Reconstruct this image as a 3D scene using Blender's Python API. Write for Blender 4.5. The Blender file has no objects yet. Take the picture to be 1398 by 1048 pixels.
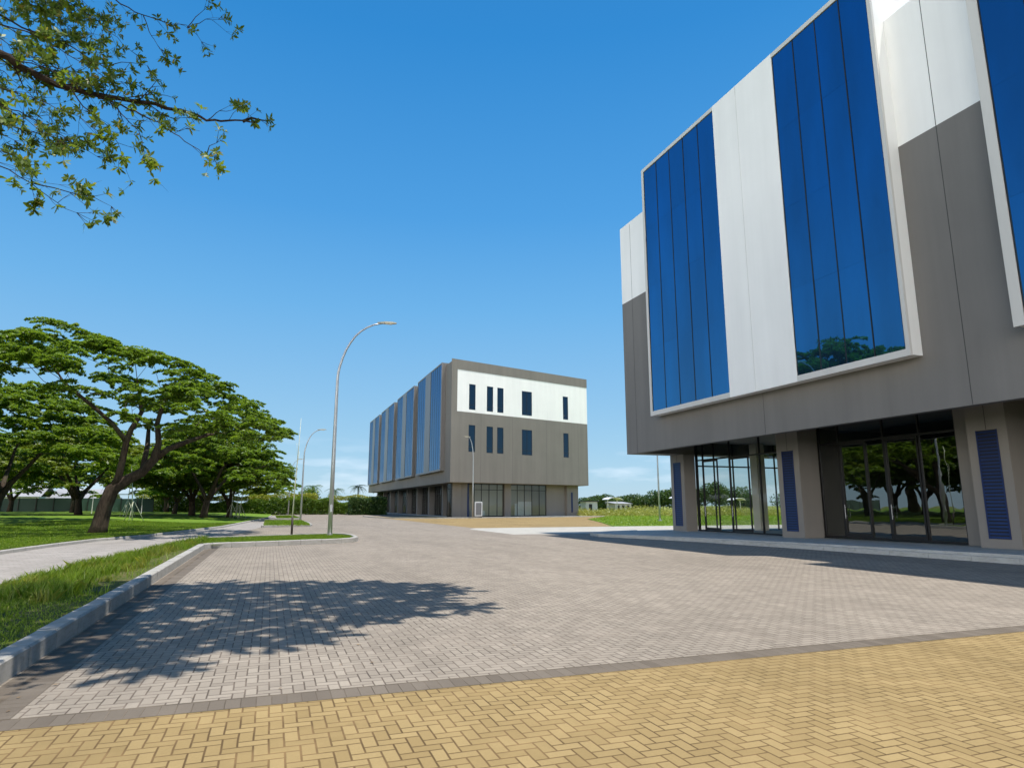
import bpy, bmesh, math, random
import numpy as np
from mathutils import Vector, Matrix
S = bpy.context.scene
col = S.collection
# ------------------------------------------------------------------ camera, sky, sun
YAW, PITCH = math.radians(20.1274), math.radians(10.6236)
cd = bpy.data.cameras.new('camera'); cam = bpy.data.objects.new('camera', cd); col.objects.link(cam)
cam.location = (0, 0, 1.6); cam.rotation_euler = (math.pi/2 + PITCH, 0, -YAW)
cd.sensor_width = 36; cd.lens = 885/1398*36; cd.clip_end = 6000; cd.clip_start = .1
S.camera = cam
K, MM = .25, .15                       # horizontal offset of the sun per metre of height: +X, -Y
SUN = Vector((K, -MM, 1)).normalized()
sl = bpy.data.lights.new('sun', 'SUN'); sl.energy = 4.6; sl.angle = math.radians(.53); sl.color = (1, .95, .87)
so = bpy.data.objects.new('sun', sl); col.objects.link(so)
so.rotation_euler = SUN.to_track_quat('Z', 'Y').to_euler(); so.location = (30, -20, 60)
W = bpy.data.worlds.new('World'); S.world = W; W.use_nodes = True
wt = W.node_tree; wt.nodes.clear()
out = wt.nodes.new('ShaderNodeOutputWorld'); bg = wt.nodes.new('ShaderNodeBackground')
sky = wt.nodes.new('ShaderNodeTexSky'); sky.sky_type = 'NISHITA'; sky.sun_disc = False
sky.sun_elevation = math.asin(SUN.z); sky.sun_rotation = math.atan2(K, -MM)
sky.altitude = 0; sky.air_density = 1.0; sky.dust_density = .3; sky.ozone_density = 3.0
bg.inputs['Strength'].default_value = .12
hs = wt.nodes.new('ShaderNodeHueSaturation'); hs.inputs['Saturation'].default_value = 1.3; hs.inputs['Hue'].default_value = .495
# faint fair-weather clouds low over the horizon
tc = wt.nodes.new('ShaderNodeTexCoord'); mp = wt.nodes.new('ShaderNodeMapping'); mp.inputs['Scale'].default_value = (5, 5, 26)
nz = wt.nodes.new('ShaderNodeTexNoise'); nz.inputs['Scale'].default_value = 1.7; nz.inputs['Detail'].default_value = 6
rp = wt.nodes.new('ShaderNodeValToRGB'); rp.color_ramp.elements[0].position = .5; rp.color_ramp.elements[1].position = .72
sx = wt.nodes.new('ShaderNodeSeparateXYZ'); r2 = wt.nodes.new('ShaderNodeValToRGB')
r2.color_ramp.elements[0].position = 0; r2.color_ramp.elements[0].color = (.6, .6, .6, 1)
r2.color_ramp.elements[1].position = .11; r2.color_ramp.elements[1].color = (0, 0, 0, 1)
e = r2.color_ramp.elements.new(.05); e.color = (.8, .8, .8, 1)
ml = wt.nodes.new('ShaderNodeMath'); ml.operation = 'MULTIPLY'
mx = wt.nodes.new('ShaderNodeMix'); mx.data_type = 'RGBA'; mx.inputs[7].default_value = (8.5, 8.6, 9.2, 1)
lk = wt.links.new
lk(tc.outputs['Generated'], mp.inputs[0]); lk(mp.outputs[0], nz.inputs['Vector']); lk(nz.outputs['Fac'], rp.inputs[0])
lk(tc.outputs['Generated'], sx.inputs[0]); lk(sx.outputs['Z'], r2.inputs[0]); lk(rp.outputs[0], ml.inputs[0]); lk(r2.outputs[0], ml.inputs[1])
ml2 = wt.nodes.new('ShaderNodeMath'); ml2.operation = 'MULTIPLY'; ml2.inputs[1].default_value = .34
lk(ml.outputs[0], ml2.inputs[0]); lk(ml2.outputs[0], mx.inputs[0])
# deepen the physical sky's blue with elevation, as polarised clear tropical air looks
G = .12*2**.45
rs = wt.nodes.new('ShaderNodeValToRGB'); st = [(0, (.43, .66, .85)), (.10, (.33, .59, .83)), (.29, (.165, .47, .84)), (.42, (.083, .365, .79)), (.626, (.03, .262, .67)), (1, (.014, .16, .48))]
while len(rs.color_ramp.elements) < len(st): rs.color_ramp.elements.new(.5)
for e, (p_, c_) in zip(rs.color_ramp.elements, st): e.position = p_; e.color = (*c_, 1)
lk(sx.outputs['Z'], rs.inputs[0])
vs = wt.nodes.new('ShaderNodeVectorMath'); vs.operation = 'SCALE'; vs.inputs['Scale'].default_value = 1/G; lk(rs.outputs[0], vs.inputs[0])
m1 = wt.nodes.new('ShaderNodeMix'); m1.data_type = 'RGBA'; m1.inputs[0].default_value = .85
lk(sky.outputs[0], hs.inputs['Color']); lk(hs.outputs[0], m1.inputs[6]); lk(vs.outputs[0], m1.inputs[7]); lk(m1.outputs[2], mx.inputs[6])
# bright cloud bank added unseen behind the camera to brighten the shaded walls
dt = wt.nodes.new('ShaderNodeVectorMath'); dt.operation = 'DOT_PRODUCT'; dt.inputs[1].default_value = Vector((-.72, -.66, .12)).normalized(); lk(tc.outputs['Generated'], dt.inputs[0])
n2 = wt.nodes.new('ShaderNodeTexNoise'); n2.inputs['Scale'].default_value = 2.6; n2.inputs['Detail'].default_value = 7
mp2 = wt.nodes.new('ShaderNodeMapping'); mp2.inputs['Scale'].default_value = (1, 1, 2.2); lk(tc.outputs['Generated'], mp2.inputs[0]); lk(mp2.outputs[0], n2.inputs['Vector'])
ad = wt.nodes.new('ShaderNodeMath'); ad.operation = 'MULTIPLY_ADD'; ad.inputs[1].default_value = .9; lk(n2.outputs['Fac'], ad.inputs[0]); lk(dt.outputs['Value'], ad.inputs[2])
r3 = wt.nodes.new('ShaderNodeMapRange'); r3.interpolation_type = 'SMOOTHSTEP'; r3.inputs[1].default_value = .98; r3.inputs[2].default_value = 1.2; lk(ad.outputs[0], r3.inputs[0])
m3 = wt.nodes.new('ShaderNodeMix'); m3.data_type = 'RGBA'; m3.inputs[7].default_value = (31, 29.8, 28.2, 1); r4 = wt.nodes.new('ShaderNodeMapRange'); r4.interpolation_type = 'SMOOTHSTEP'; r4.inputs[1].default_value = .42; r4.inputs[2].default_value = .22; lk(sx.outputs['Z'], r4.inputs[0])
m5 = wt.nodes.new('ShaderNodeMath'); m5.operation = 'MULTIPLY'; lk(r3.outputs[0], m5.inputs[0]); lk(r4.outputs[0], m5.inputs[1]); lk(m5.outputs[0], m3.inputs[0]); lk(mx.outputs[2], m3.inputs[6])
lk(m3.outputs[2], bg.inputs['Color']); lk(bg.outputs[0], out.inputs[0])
S.view_settings.view_transform = 'Standard'; S.view_settings.look = 'None'
S.view_settings.gamma = 1; S.view_settings.use_curve_mapping = False; S.view_settings.exposure = 0.45
S.cycles.max_bounces = 8; S.cycles.transparent_max_bounces = 12; S.cycles.glossy_bounces = 5; S.cycles.caustics_reflective = False

# ------------------------------------------------------------------ material helpers
class NT:
    def __init__(s, name):
        s.m = bpy.data.materials.new(name); s.m.use_nodes = True; s.t = s.m.node_tree; s.t.nodes.clear()
        s.out = s.t.nodes.new('ShaderNodeOutputMaterial')
    def n(s, typ, **kw):
        x = s.t.nodes.new('ShaderNode'+typ)
        for k, v in kw.items(): setattr(x, k, v)
        return x
    def put(s, sock, v):
        if isinstance(v, bpy.types.NodeSocket): s.t.links.new(v, sock)
        elif isinstance(v, (tuple, list)) and sock.type == 'RGBA': sock.default_value = tuple(v)+(1,)*(4-len(v))
        else: sock.default_value = v
    def math(s, op, a, b=None, c=None):
        x = s.n('Math', operation=op); s.put(x.inputs[0], a)
        if b is not None: s.put(x.inputs[1], b)
        if c is not None: s.put(x.inputs[2], c)
        return x.outputs[0]
    def mix(s, f, a, b, blend='MIX'):
        x = s.n('Mix', data_type='RGBA', blend_type=blend); s.put(x.inputs[0], f); s.put(x.inputs[6], a); s.put(x.inputs[7], b); return x.outputs[2]
    def pos(s): return s.n('NewGeometry').outputs['Position']
    def noise(s, vec, scale, detail=4, rough=.55, dim='3D'):
        x = s.n('TexNoise', noise_dimensions=dim)
        if vec is not None: s.put(x.inputs['Vector'], vec)
        x.inputs['Scale'].default_value = scale; x.inputs['Detail'].default_value = detail; x.inputs['Roughness'].default_value = rough
        return x.outputs['Fac']
    def ramp(s, f, stops):
        x = s.n('ValToRGB'); s.put(x.inputs[0], f); cr = x.color_ramp
        while len(cr.elements) < len(stops): cr.elements.new(.5)
        for e, (p, c) in zip(cr.elements, stops):
            e.position = p; e.color = (c, c, c, 1) if not isinstance(c, (tuple, list)) else tuple(c)+(1,)
        return x.outputs[0]
    def scale(s, vec, sc):
        x = s.n('Mapping'); s.put(x.inputs[0], vec); x.inputs['Scale'].default_value = sc; return x.outputs[0]
    def bump(s, h, strength=.3, dist=.01, normal=None):
        x = s.n('Bump'); x.inputs['Strength'].default_value = strength; x.inputs['Distance'].default_value = dist; s.put(x.inputs['Height'], h)
        return x.outputs[0]
    def bsdf(s, color, rough=.6, spec=.5, metal=0, normal=None, **kw):
        b = s.n('BsdfPrincipled'); s.put(b.inputs['Base Color'], color); s.put(b.inputs['Roughness'], rough)
        s.put(b.inputs['Specular IOR Level'], spec); s.put(b.inputs['Metallic'], metal)
        if normal is not None: s.put(b.inputs['Normal'], normal)
        for k, v in kw.items(): s.put(b.inputs[k.replace('_', ' ')], v)
        return b.outputs[0]
    def done(s, sh): s.t.links.new(sh, s.out.inputs[0]); return s.m

def plaster(name, c, var=.08, rough=.7, streak=.06):
    n = NT(name); p = n.pos()
    a = n.noise(p, .35, 5, .6); b = n.noise(n.scale(p, (1.3, 1.3, .09)), 1.0, 5, .6); g = n.noise(p, 60, 3)
    f = n.math('ADD', n.math('MULTIPLY', n.math('SUBTRACT', a, .5), var*4), n.math('MULTIPLY', n.math('SUBTRACT', b, .5), streak*4))
    f = n.math('ADD', f, 1.0)
    x = n.n('VectorMath', operation='SCALE'); x.inputs[0].default_value = c; n.put(x.inputs['Scale'], f)
    return n.done(n.bsdf(x.outputs[0], rough, .3, normal=n.bump(g, .25, .002)))
def metal(name, c, rough=.4, met=.0, var=.1):
    n = NT(name); p = n.pos(); a = n.noise(p, 3.5, 5)
    f = n.math('ADD', n.math('MULTIPLY', n.math('SUBTRACT', a, .5), var*3), 1.0)
    x = n.n('VectorMath', operation='SCALE'); x.inputs[0].default_value = c; n.put(x.inputs['Scale'], f)
    return n.done(n.bsdf(x.outputs[0], n.math('ADD', n.math('MULTIPLY', a, .15), rough-.07), .5, met))

def paver(name, c1, c2, joint, unit=.1, sand=(.3, .25, .18), herring=True, brick=None, stain=.32, swap=False):
    """concrete block paving: 2:1 blocks in 90 degree herringbone (or running bond), mortarless sanded joints"""
    n = NT(name); p = n.pos()
    wob = n.n('TexNoise'); n.put(wob.inputs['Vector'], p); wob.inputs['Scale'].default_value = 3
    off = n.n('VectorMath', operation='MULTIPLY_ADD'); n.put(off.inputs[0], wob.outputs['Color']); off.inputs[1].default_value = (.012,)*3; n.put(off.inputs[2], p)
    sp = n.n('SeparateXYZ'); n.put(sp.inputs[0], off.outputs[0])
    x = n.math('MULTIPLY', sp.outputs[0], 1/unit); y = n.math('MULTIPLY', sp.outputs[1], 1/unit)
    if swap: x, y = y, x
    if herring:
        i = n.math('FLOOR', x); j = n.math('FLOOR', y); fx = n.math('SUBTRACT', x, i); fy = n.math('SUBTRACT', y, j)
        k = n.math('FLOORED_MODULO', n.math('SUBTRACT', i, j), 4)
        isv = n.math('GREATER_THAN', k, 1.5)
        k1 = n.math('COMPARE', k, 1, .1); k2 = n.math('COMPARE', k, 2, .1)
        hu = n.math('ADD', fx, k1); vu = n.math('ADD', fy, k2)
        def sel(a, b):   # isv ? b : a
            m = n.n('Mix', data_type='FLOAT'); n.put(m.inputs[0], isv); n.put(m.inputs[2], a); n.put(m.inputs[3], b); return m.outputs[0]
        u = sel(hu, vu); v = sel(fy, fx)
        idx = n.math('SUBTRACT', i, k1); idy = n.math('SUBTRACT', j, k2)
    else:
        bl, bw = brick
        row = n.math('FLOOR', n.math('DIVIDE', y, bw)); v = n.math('SUBTRACT', n.math('DIVIDE', y, bw), row)
        xs = n.math('ADD', n.math('DIVIDE', x, bl), n.math('MULTIPLY', n.math('FLOORED_MODULO', row, 2), .5))
        ci = n.math('FLOOR', xs); u = n.math('MULTIPLY', n.math('SUBTRACT', xs, ci), 2); idx = ci; idy = row
    e = n.math('MINIMUM', n.math('MINIMUM', u, n.math('SUBTRACT', 2, u)), n.math('MINIMUM', v, n.math('SUBTRACT', 1, v)))
    jf = n.n('MapRange', interpolation_type='SMOOTHSTEP'); n.put(jf.inputs[0], e); jf.inputs[1].default_value = .03; jf.inputs[2].default_value = .10
    cmb = n.n('CombineXYZ'); n.put(cmb.inputs[0], idx); n.put(cmb.inputs[1], idy)
    wn = n.n('TexWhiteNoise', noise_dimensions='3D'); n.put(wn.inputs['Vector'], cmb.outputs[0])
    g = n.noise(p, 45, 5, .7); big = n.noise(p, .22, 6, .62); mid = n.noise(p, 1.6, 5, .6)
    c = n.mix(wn.outputs['Value'], c1, c2)
    c = n.mix(n.math('MULTIPLY', n.ramp(g, [(.3, 0), (.75, 1)]), .35), c, tuple(q*.62 for q in c1))
    c = n.mix(n.math('MULTIPLY', n.ramp(big, [(.35, 1), (.65, 0)]), stain), c, tuple(q*.6 for q in c1))
    c = n.mix(n.math('MULTIPLY', n.ramp(mid, [(.5, 0), (.7, 1)]), stain*.6), c, tuple(min(1, q*1.15) for q in c2))
    tr_ = n.noise(n.scale(p, (.9, .12, 1)), .8, 5, .6)
    c = n.mix(n.math('MULTIPLY', n.ramp(tr_, [(.48, 0), (.66, 1)]), stain*.9), c, tuple(q*.55 for q in c1))
    spt = n.n('TexVoronoi'); n.put(spt.inputs['Vector'], p); spt.inputs['Scale'].default_value = 1.1
    c = n.mix(n.math('MULTIPLY', n.ramp(spt.outputs['Distance'], [(.03, 1), (.07, 0)]), .35), c, tuple(q*.5 for q in c1))
    c = n.mix(jf.outputs[0], n.mix(n.ramp(mid, [(.4, 0), (.65, 1)]), joint, tuple(min(1, q*2.1) for q in joint)), c)
    h = n.math('ADD', n.math('MULTIPLY', jf.outputs[0], 1.0), n.math('MULTIPLY', g, .25))
    h = n.math('ADD', h, n.math('MULTIPLY', wn.outputs['Value'], .25))
    return n.done(n.bsdf(c, .85, .15, normal=n.bump(h, .5, .006)))

def leafmat(name, dark, light, trans=.35, hue=(.16, .2, .02)):
    n = NT(name); g = n.n('NewGeometry'); r = g.outputs['Random Per Island']
    a = n.noise(g.outputs['Position'], .9, 3)
    f = n.math('ADD', n.math('MULTIPLY', r, .6), n.math('MULTIPLY', a, .4))
    c = n.mix(n.ramp(f, [(.2, 0), (.75, 1)]), dark, light)
    c = n.mix(n.ramp(r, [(.93, 0), (.97, .7)]), c, hue)
    b = n.bsdf(c, .45, .45); t = n.n('BsdfTranslucent'); n.put(t.inputs[0], n.mix(.5, c, (light[0]*1.5, light[1]*1.4, light[2]*.6)))
    m = n.n('MixShader'); m.inputs[0].default_value = trans; n.put(m.inputs[1], b); n.put(m.inputs[2], t.outputs[0])
    return n.done(m.outputs[0])
def bark(name, c1, c2):
    n = NT(name); p = n.pos(); a = n.noise(n.scale(p, (5, 5, 1.2)), 2.2, 7, .7); b = n.noise(p, .8, 3)
    c = n.mix(n.ramp(a, [(.35, 0), (.65, 1)]), c1, c2); c = n.mix(n.math('MULTIPLY', n.ramp(b, [(.55, 0), (.7, 1)]), .4), c, (.12, .13, .08))
    return n.done(n.bsdf(c, .9, .15, normal=n.bump(a, .8, .04)))
def ground(name, c1, c2, c3):
    n = NT(name); p = n.pos(); a = n.noise(p, .12, 6, .6); b = n.noise(p, 2.5, 6, .7); g = n.noise(n.scale(p, (1, 1, 1)), 22, 5, .75)
    c = n.mix(n.ramp(a, [(.35, 0), (.65, 1)]), c1, c2); c = n.mix(n.math('MULTIPLY', n.ramp(b, [(.45, 0), (.75, 1)]), .6), c, c3)
    c = n.mix(n.math('MULTIPLY', n.ramp(g, [(.35, 1), (.6, 0)]), .5), c, tuple(q*.4 for q in c1))
    return n.done(n.bsdf(c, .9, .2, normal=n.bump(g, .7, .05)))
def concrete(name, c, blocks=None, axis=1):
    n = NT(name); p = n.pos(); a = n.noise(p, 1.1, 6, .65); g = n.noise(p, 35, 4, .7); s = n.noise(n.scale(p, (1, 1, 4)), 5, 5, .7)
    col_ = n.mix(n.ramp(a, [(.3, 0), (.7, 1)]), tuple(q*.75 for q in c), c)
    col_ = n.mix(n.math('MULTIPLY', n.ramp(g, [(.4, 0), (.7, 1)]), .25), col_, tuple(q*.55 for q in c))
    col_ = n.mix(n.math('MULTIPLY', n.ramp(s, [(.45, 0), (.7, 1)]), .55), col_, (c[0]*.5, c[1]*.52, c[2]*.42))
    return n.done(n.bsdf(col_, .85, .3, normal=n.bump(g, .4, .004)))
def glass_blue(name, tint=(.07, .29, .55), base=(.003, .018, .05), fac=.70):
    n = NT(name); p = n.pos(); w = n.noise(n.scale(p, (.6, .6, .35)), .9, 2)
    nb = n.bump(w, .12, .05)
    gl = n.n('BsdfGlossy'); n.put(gl.inputs[0], tint); gl.inputs['Roughness'].default_value = .012; n.put(gl.inputs['Normal'], nb)
    d = n.bsdf(base, .15, .5, normal=nb)
    lw = n.n('LayerWeight'); lw.inputs[0].default_value = .35
    f = n.math('ADD', n.math('MULTIPLY', lw.outputs['Facing'], .35), fac-.1)
    refl_blotch = n.noise(n.scale(p, (1, .8, .22)), .55, 6, .6); isl = n.n('NewGeometry').outputs['Random Per Island']  # blotchy reflections and interior hints put into the gloss by noise
    f = n.math('MULTIPLY', f, n.math('ADD', n.math('MULTIPLY', n.ramp(refl_blotch, [(.35, 0), (.7, 1)]), .34), n.math('ADD', n.math('MULTIPLY', isl, .09), .62)))
    m = n.n('MixShader'); n.put(m.inputs[0], f); n.put(m.inputs[1], d); n.put(m.inputs[2], gl.outputs[0])
    return n.done(m.outputs[0])
def glass_clear(name, tint=(.62, .68, .66), refl=.16, rc=(.85, .9, .9)):
    n = NT(name); tr = n.n('BsdfTransparent'); n.put(tr.inputs[0], tint)
    w = n.noise(n.pos(), .8, 2); nb = n.bump(w, .08, .04)
    gl = n.n('BsdfGlossy'); n.put(gl.inputs[0], rc); gl.inputs['Roughness'].default_value = .005; n.put(gl.inputs['Normal'], nb)
    fr = n.n('LayerWeight'); fr.inputs[0].default_value = .5
    f = n.math('ADD', n.math('MULTIPLY', n.math('POWER', fr.outputs['Facing'], 5), .9), refl+.04)
    m = n.n('MixShader'); n.put(m.inputs[0], f); n.put(m.inputs[1], tr.outputs[0]); n.put(m.inputs[2], gl.outputs[0])
    return n.done(m.outputs[0])

M = dict(
 gray=plaster('grey_render', (.172, .163, .154), .06, .75, .10),
 gray_b=plaster('warm_grey_render', (.19, .175, .155), .06, .75, .10),
 white=plaster('white_panel_paint', (.83, .82, .80), .03, .6, .05),
 frame=plaster('pale_grey_frame_paint', (.58, .565, .54), .04, .55, .05),
 col=plaster('column_render', (.215, .20, .182), .05, .75, .06),
 joint=metal('joint_sealant', (.05, .05, .05), .8),
 jointw=metal('pale_joint_sealant', (.42, .42, .41), .8),
 dark=metal('dark_aluminium', (.018, .017, .018), .4, .2),
 louver=metal('navy_louvre_paint', (.012, .026, .10), .45, .1),
 bglass=glass_blue('blue_reflective_glass'),
 bglass2=glass_blue('grey_blue_reflective_glass', (.12, .23, .38), (.006, .014, .03), .7),
 cglass=glass_clear('clear_shopfront_glass', (.84, .86, .84), .02),
 dglass=glass_clear('tinted_shopfront_glass', (.36, .40, .38), .16),
 wglass=glass_blue('dark_window_glass', (.04, .09, .14), (.003, .005, .008), .55),
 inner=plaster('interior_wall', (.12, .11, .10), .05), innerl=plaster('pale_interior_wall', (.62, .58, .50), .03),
 grayp=paver('grey_block_paving', (.262, .225, .183), (.352, .306, .25), (.085, .068, .054)),
 yelp=paver('ochre_block_paving', (.285, .203, .09), (.365, .268, .125), (.095, .06, .027), stain=.36),
 bandp=paver('dark_border_paving', (.14, .116, .092), (.19, .16, .128), (.08, .064, .048), herring=False, brick=(1.2, 3.01)),
 bandq=paver('dark_edge_paving', (.14, .116, .092), (.19, .16, .128), (.08, .064, .048), herring=False, brick=(1.2, 4), swap=True),
 pathp=paver('pale_path_paving', (.31, .285, .26), (.38, .35, .325), (.16, .14, .12), unit=.1, herring=False, brick=(4, 2), stain=.3),
 apron=concrete('pale_concrete_apron', (.47, .445, .40)),
 kerb=concrete('kerb_concrete', (.42, .40, .37)),
 slab=concrete('platform_concrete', (.45, .45, .43)),
 lawn=ground('lawn', (.11, .205, .016), (.16, .27, .022), (.22, .27, .04)),
 field=ground('field_ground', (.15, .21, .03), (.25, .26, .07), (.30, .25, .10)),
 soil=ground('island_soil', (.07, .10, .02), (.11, .12, .03), (.26, .17, .09)),
 leaf=leafmat('rain_tree_leaves', (.036, .085, .008), (.20, .31, .03), .5),
 leafb=leafmat('yellow_green_leaves', (.06, .11, .008), (.24, .31, .03)),
 leafn=leafmat('near_tree_leaves', (.035, .08, .010), (.19, .27, .03), .5, (.38, .20, .04)),
 hedge=leafmat('bamboo_hedge_leaves', (.05, .12, .01), (.15, .24, .02), .3),
 hedgey=leafmat('yellow_hedge_tops', (.17, .22, .015), (.36, .36, .04), .4),
 bush=leafmat('far_bush_leaves', (.022, .06, .014), (.07, .13, .025), .25),
 tall=leafmat('tall_field_grass', (.17, .20, .03), (.38, .38, .09), .35, (.4, .3, .12)),
 blade=leafmat('grass_blades', (.085, .16, .01), (.26, .37, .03), .4, (.48, .42, .14)),
 weed=leafmat('weed_leaves', (.13, .17, .02), (.36, .38, .06), .4, (.5, .42, .18)), litter=leafmat('dry_leaf', (.12, .07, .03), (.28, .17, .06), .1, (.3, .28, .08)),
 bark=bark('rain_tree_bark', (.028, .02, .015), (.09, .066, .048)),
 barkn=bark('near_tree_bark', (.02, .014, .011), (.07, .05, .038)),
 fgrey=plaster('mid_grey_frame_paint', (.22, .22, .225), .04, .5, .05), strip=plaster('bay_reflection_grey', (.17, .172, .18), .05, .4, .06),  # strip: far bay glass reflections put into an even grey
 steel=metal('galvanised_steel', (.42, .43, .44), .42, .55),
 head=metal('lamp_head_paint', (.36, .33, .24), .4, .2),
 bamboo=metal('pale_bamboo', (.55, .56, .42), .6),
 wood=metal('dark_painted_stake', (.035, .022, .018), .7),
 wallw=plaster('white_house_wall', (.5, .5, .49)), roofg=plaster('grey_roof_sheet', (.30, .30, .31)),
 darkgreen=metal('dark_green_fence_sheet', (.03, .075, .055), .6),
 pink=plaster('pale_boundary_wall', (.55, .47, .43)), lens=metal('lamp_lens', (.7, .7, .65), .3),
 board=metal('white_enamel', (.75, .75, .75), .4),
)
# ------------------------------------------------------------------ object helpers
def tag(o, label=None, cat=None, group=None, kind=None):
    if label: o['label'] = label
    if cat: o['category'] = cat
    if group: o['group'] = group
    if kind: o['kind'] = kind
    return o
def thing(name, loc, label, cat, group=None):
    o = bpy.data.objects.new(name, None); o.location = loc; o.empty_display_size = .2; col.objects.link(o)
    return tag(o, label, cat, group)
def origin(p):
    v = Vector((0, 0, 0))
    while p is not None: v += p.location; p = p.parent
    return v
class MB:
    def __init__(s): s.v = []; s.f = []
    def quad(s, *p):
        b = len(s.v); s.v += [tuple(q) for q in p]; s.f.append(tuple(range(b, b+len(p)))); return s
    def box(s, x0, x1, y0, y1, z0, z1):
        return s.hexa([(x0, y0), (x1, y0), (x1, y1), (x0, y1)], z0, z1)
    def hexa(s, c, z0, z1):     # c: ccw polygon; z0,z1 numbers or lists
        n = len(c); b = len(s.v); a0 = z0 if isinstance(z0, (list, tuple)) else [z0]*n; a1 = z1 if isinstance(z1, (list, tuple)) else [z1]*n
        s.v += [(p[0], p[1], a0[i]) for i, p in enumerate(c)] + [(p[0], p[1], a1[i]) for i, p in enumerate(c)]
        s.f.append(tuple(b+i for i in reversed(range(n)))); s.f.append(tuple(b+n+i for i in range(n)))
        for i in range(n): j = (i+1) % n; s.f.append((b+i, b+j, b+n+j, b+n+i))
        return s
    def tube(s, pts, rad, sides=8, cap=True):
        pts = [Vector(p) for p in pts]; n = len(pts)
        rad = [rad]*n if not hasattr(rad, '__len__') else rad
        b = len(s.v); up = Vector((0, 0, 1)); prev = None
        for i, p in enumerate(pts):
            d = (pts[min(i+1, n-1)]-pts[max(i-1, 0)]).normalized()
            if prev is None:
                a = d.orthogonal().normalized()
            else:
                a = prev-d*prev.dot(d)
                a = a.normalized() if a.length > 1e-5 else d.orthogonal().normalized()
            prev = a; c = d.cross(a)
            for k in range(sides):
                t = 2*math.pi*k/sides; s.v.append(tuple(p+(a*math.cos(t)+c*math.sin(t))*rad[i]))
        for i in range(n-1):
            for k in range(sides):
                k2 = (k+1) % sides; s.f.append((b+i*sides+k, b+i*sides+k2, b+(i+1)*sides+k2, b+(i+1)*sides+k))
        if cap:
            s.f.append(tuple(b+k for k in reversed(range(sides)))); s.f.append(tuple(b+(n-1)*sides+k for k in range(sides)))
        return s
    def build(s, name, mat, parent=None, smooth=False, bevel=0):
        o0 = origin(parent); me = bpy.data.meshes.new(name)
        me.from_pydata([(x-o0.x, y-o0.y, z-o0.z) for x, y, z in s.v], [], s.f); me.update()
        if smooth: me.shade_smooth()
        me.materials.append(mat); o = bpy.data.objects.new(name, me); col.objects.link(o); o.parent = parent
        if bevel:
            m = o.modifiers.new('bevel', 'BEVEL'); m.width = bevel; m.segments = 2; m.limit_method = 'ANGLE'
        return o
def struct(name, mb, mat):
    o = mb.build(name, mat); o['kind'] = 'structure'; return o
def npmesh(name, V, nper, mat, parent=None):
    """V: (N*nper,3) vertices, each run of nper vertices is one face"""
    o0 = np.array(origin(parent)); V = V-o0; n = len(V)//nper
    me = bpy.data.meshes.new(name); me.vertices.add(len(V)); me.vertices.foreach_set('co', V.astype(np.float32).ravel())
    me.loops.add(len(V)); me.loops.foreach_set('vertex_index', np.arange(len(V), dtype=np.int32))
    me.polygons.add(n); me.polygons.foreach_set('loop_start', np.arange(0, len(V), nper, dtype=np.int32))
    me.update(calc_edges=True); me.materials.append(mat)
    o = bpy.data.objects.new(name, me); col.objects.link(o); o.parent = parent
    return o
def rnd_dirs(rng, n):
    v = rng.normal(size=(n, 3)); return v/np.linalg.norm(v, axis=1, keepdims=True)
def leaves(C, size, rng, flat=.5, aspect=.5, droop=0.0):
    """rhombic leaves at centres C; flat 0..1 pulls the leaf planes towards horizontal"""
    n = len(C); a = rnd_dirs(rng, n); a[:, 2] *= (1-flat); a[:, 2] -= droop; a /= np.linalg.norm(a, axis=1, keepdims=True)+1e-9
    up = rnd_dirs(rng, n)*(1-flat)*1.2; up[:, 2] += flat+.1
    b = np.cross(up, a); b /= np.linalg.norm(b, axis=1, keepdims=True)+1e-9
    s = size*(.6+.8*rng.random((n, 1)))
    a *= s; b *= s*aspect
    V = np.stack([C-a*.5, C+b*.5-a*.05, C+a*.5, C-b*.5-a*.05], 1)
    return V.reshape(-1, 3)
def copy_tree(o, parent=None):
    c = o.copy(); col.objects.link(c); c.parent = parent
    for ch in list(o.children): copy_tree(ch, c)
    return c
# ------------------------------------------------------------------ ground, paving, kerbs
def poly(name, pts, z, mat):
    m = MB(); m.quad(*[(x, y, z) for x, y in pts]); return struct(name, m, mat)
poly('ground', [(-1500, -900), (2500, -900), (2500, 3500), (-1500, 3500)], -.03, M['field'])
PAV = [(-2.2, 6.3), (26, 6.3), (26, 36), (13, 36), (13, 44), (14, 46), (14, 100), (30, 104), (30, 150), (3, 150), (-1, 92), (-4, 53), (-7, 37), (-5, 32), (-2.6, 32.8), (-2.2, 27.6)]
poly('block_paving', PAV, 0, M['grayp'])
poly('yellow_paving', [(-30, -25), (24, -25), (24, 6.02), (-30, 6.02)], 0, M['yelp'])
m = MB(); m.quad((-2.2, 6.02, .002), (24, 6.02, .002), (24, 6.321, .002), (-2.2, 6.321, .002))
struct('paving_border', m, M['bandp'])
m = MB(); m.quad((-2.17, 6.321, .004), (-1.76, 6.321, .004), (-1.76, 27.7, .004), (-2.17, 27.7, .004)); struct('paving_border', m, M['bandq'])
poly('yellow_forecourt', [(14, 46), (25.3, 46.4), (30, 57), (36, 72), (47, 88), (47, 100), (14, 100)], .004, M['yelp'])
poly('concrete_apron', [(13, 35.2), (60, 33), (60, 43.5), (30, 46), (14, 46), (13, 44)], .006, M['apron'])
FARK = [(-8.7, -30), (-8.6, 10), (-8.31, 26.67), (-7.96, 30.3), (-7.3, 34.6), (-5.75, 39.2), (-3.16, 53.5), (-1.2, 78), (-0.12, 92.2), (0.4, 112)]
def fark(y):
    for (x0, y0), (x1, y1) in zip(FARK, FARK[1:]):
        if y <= y1: return x0+(x1-x0)*(y-y0)/(y1-y0)
    return FARK[-1][0]
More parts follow.
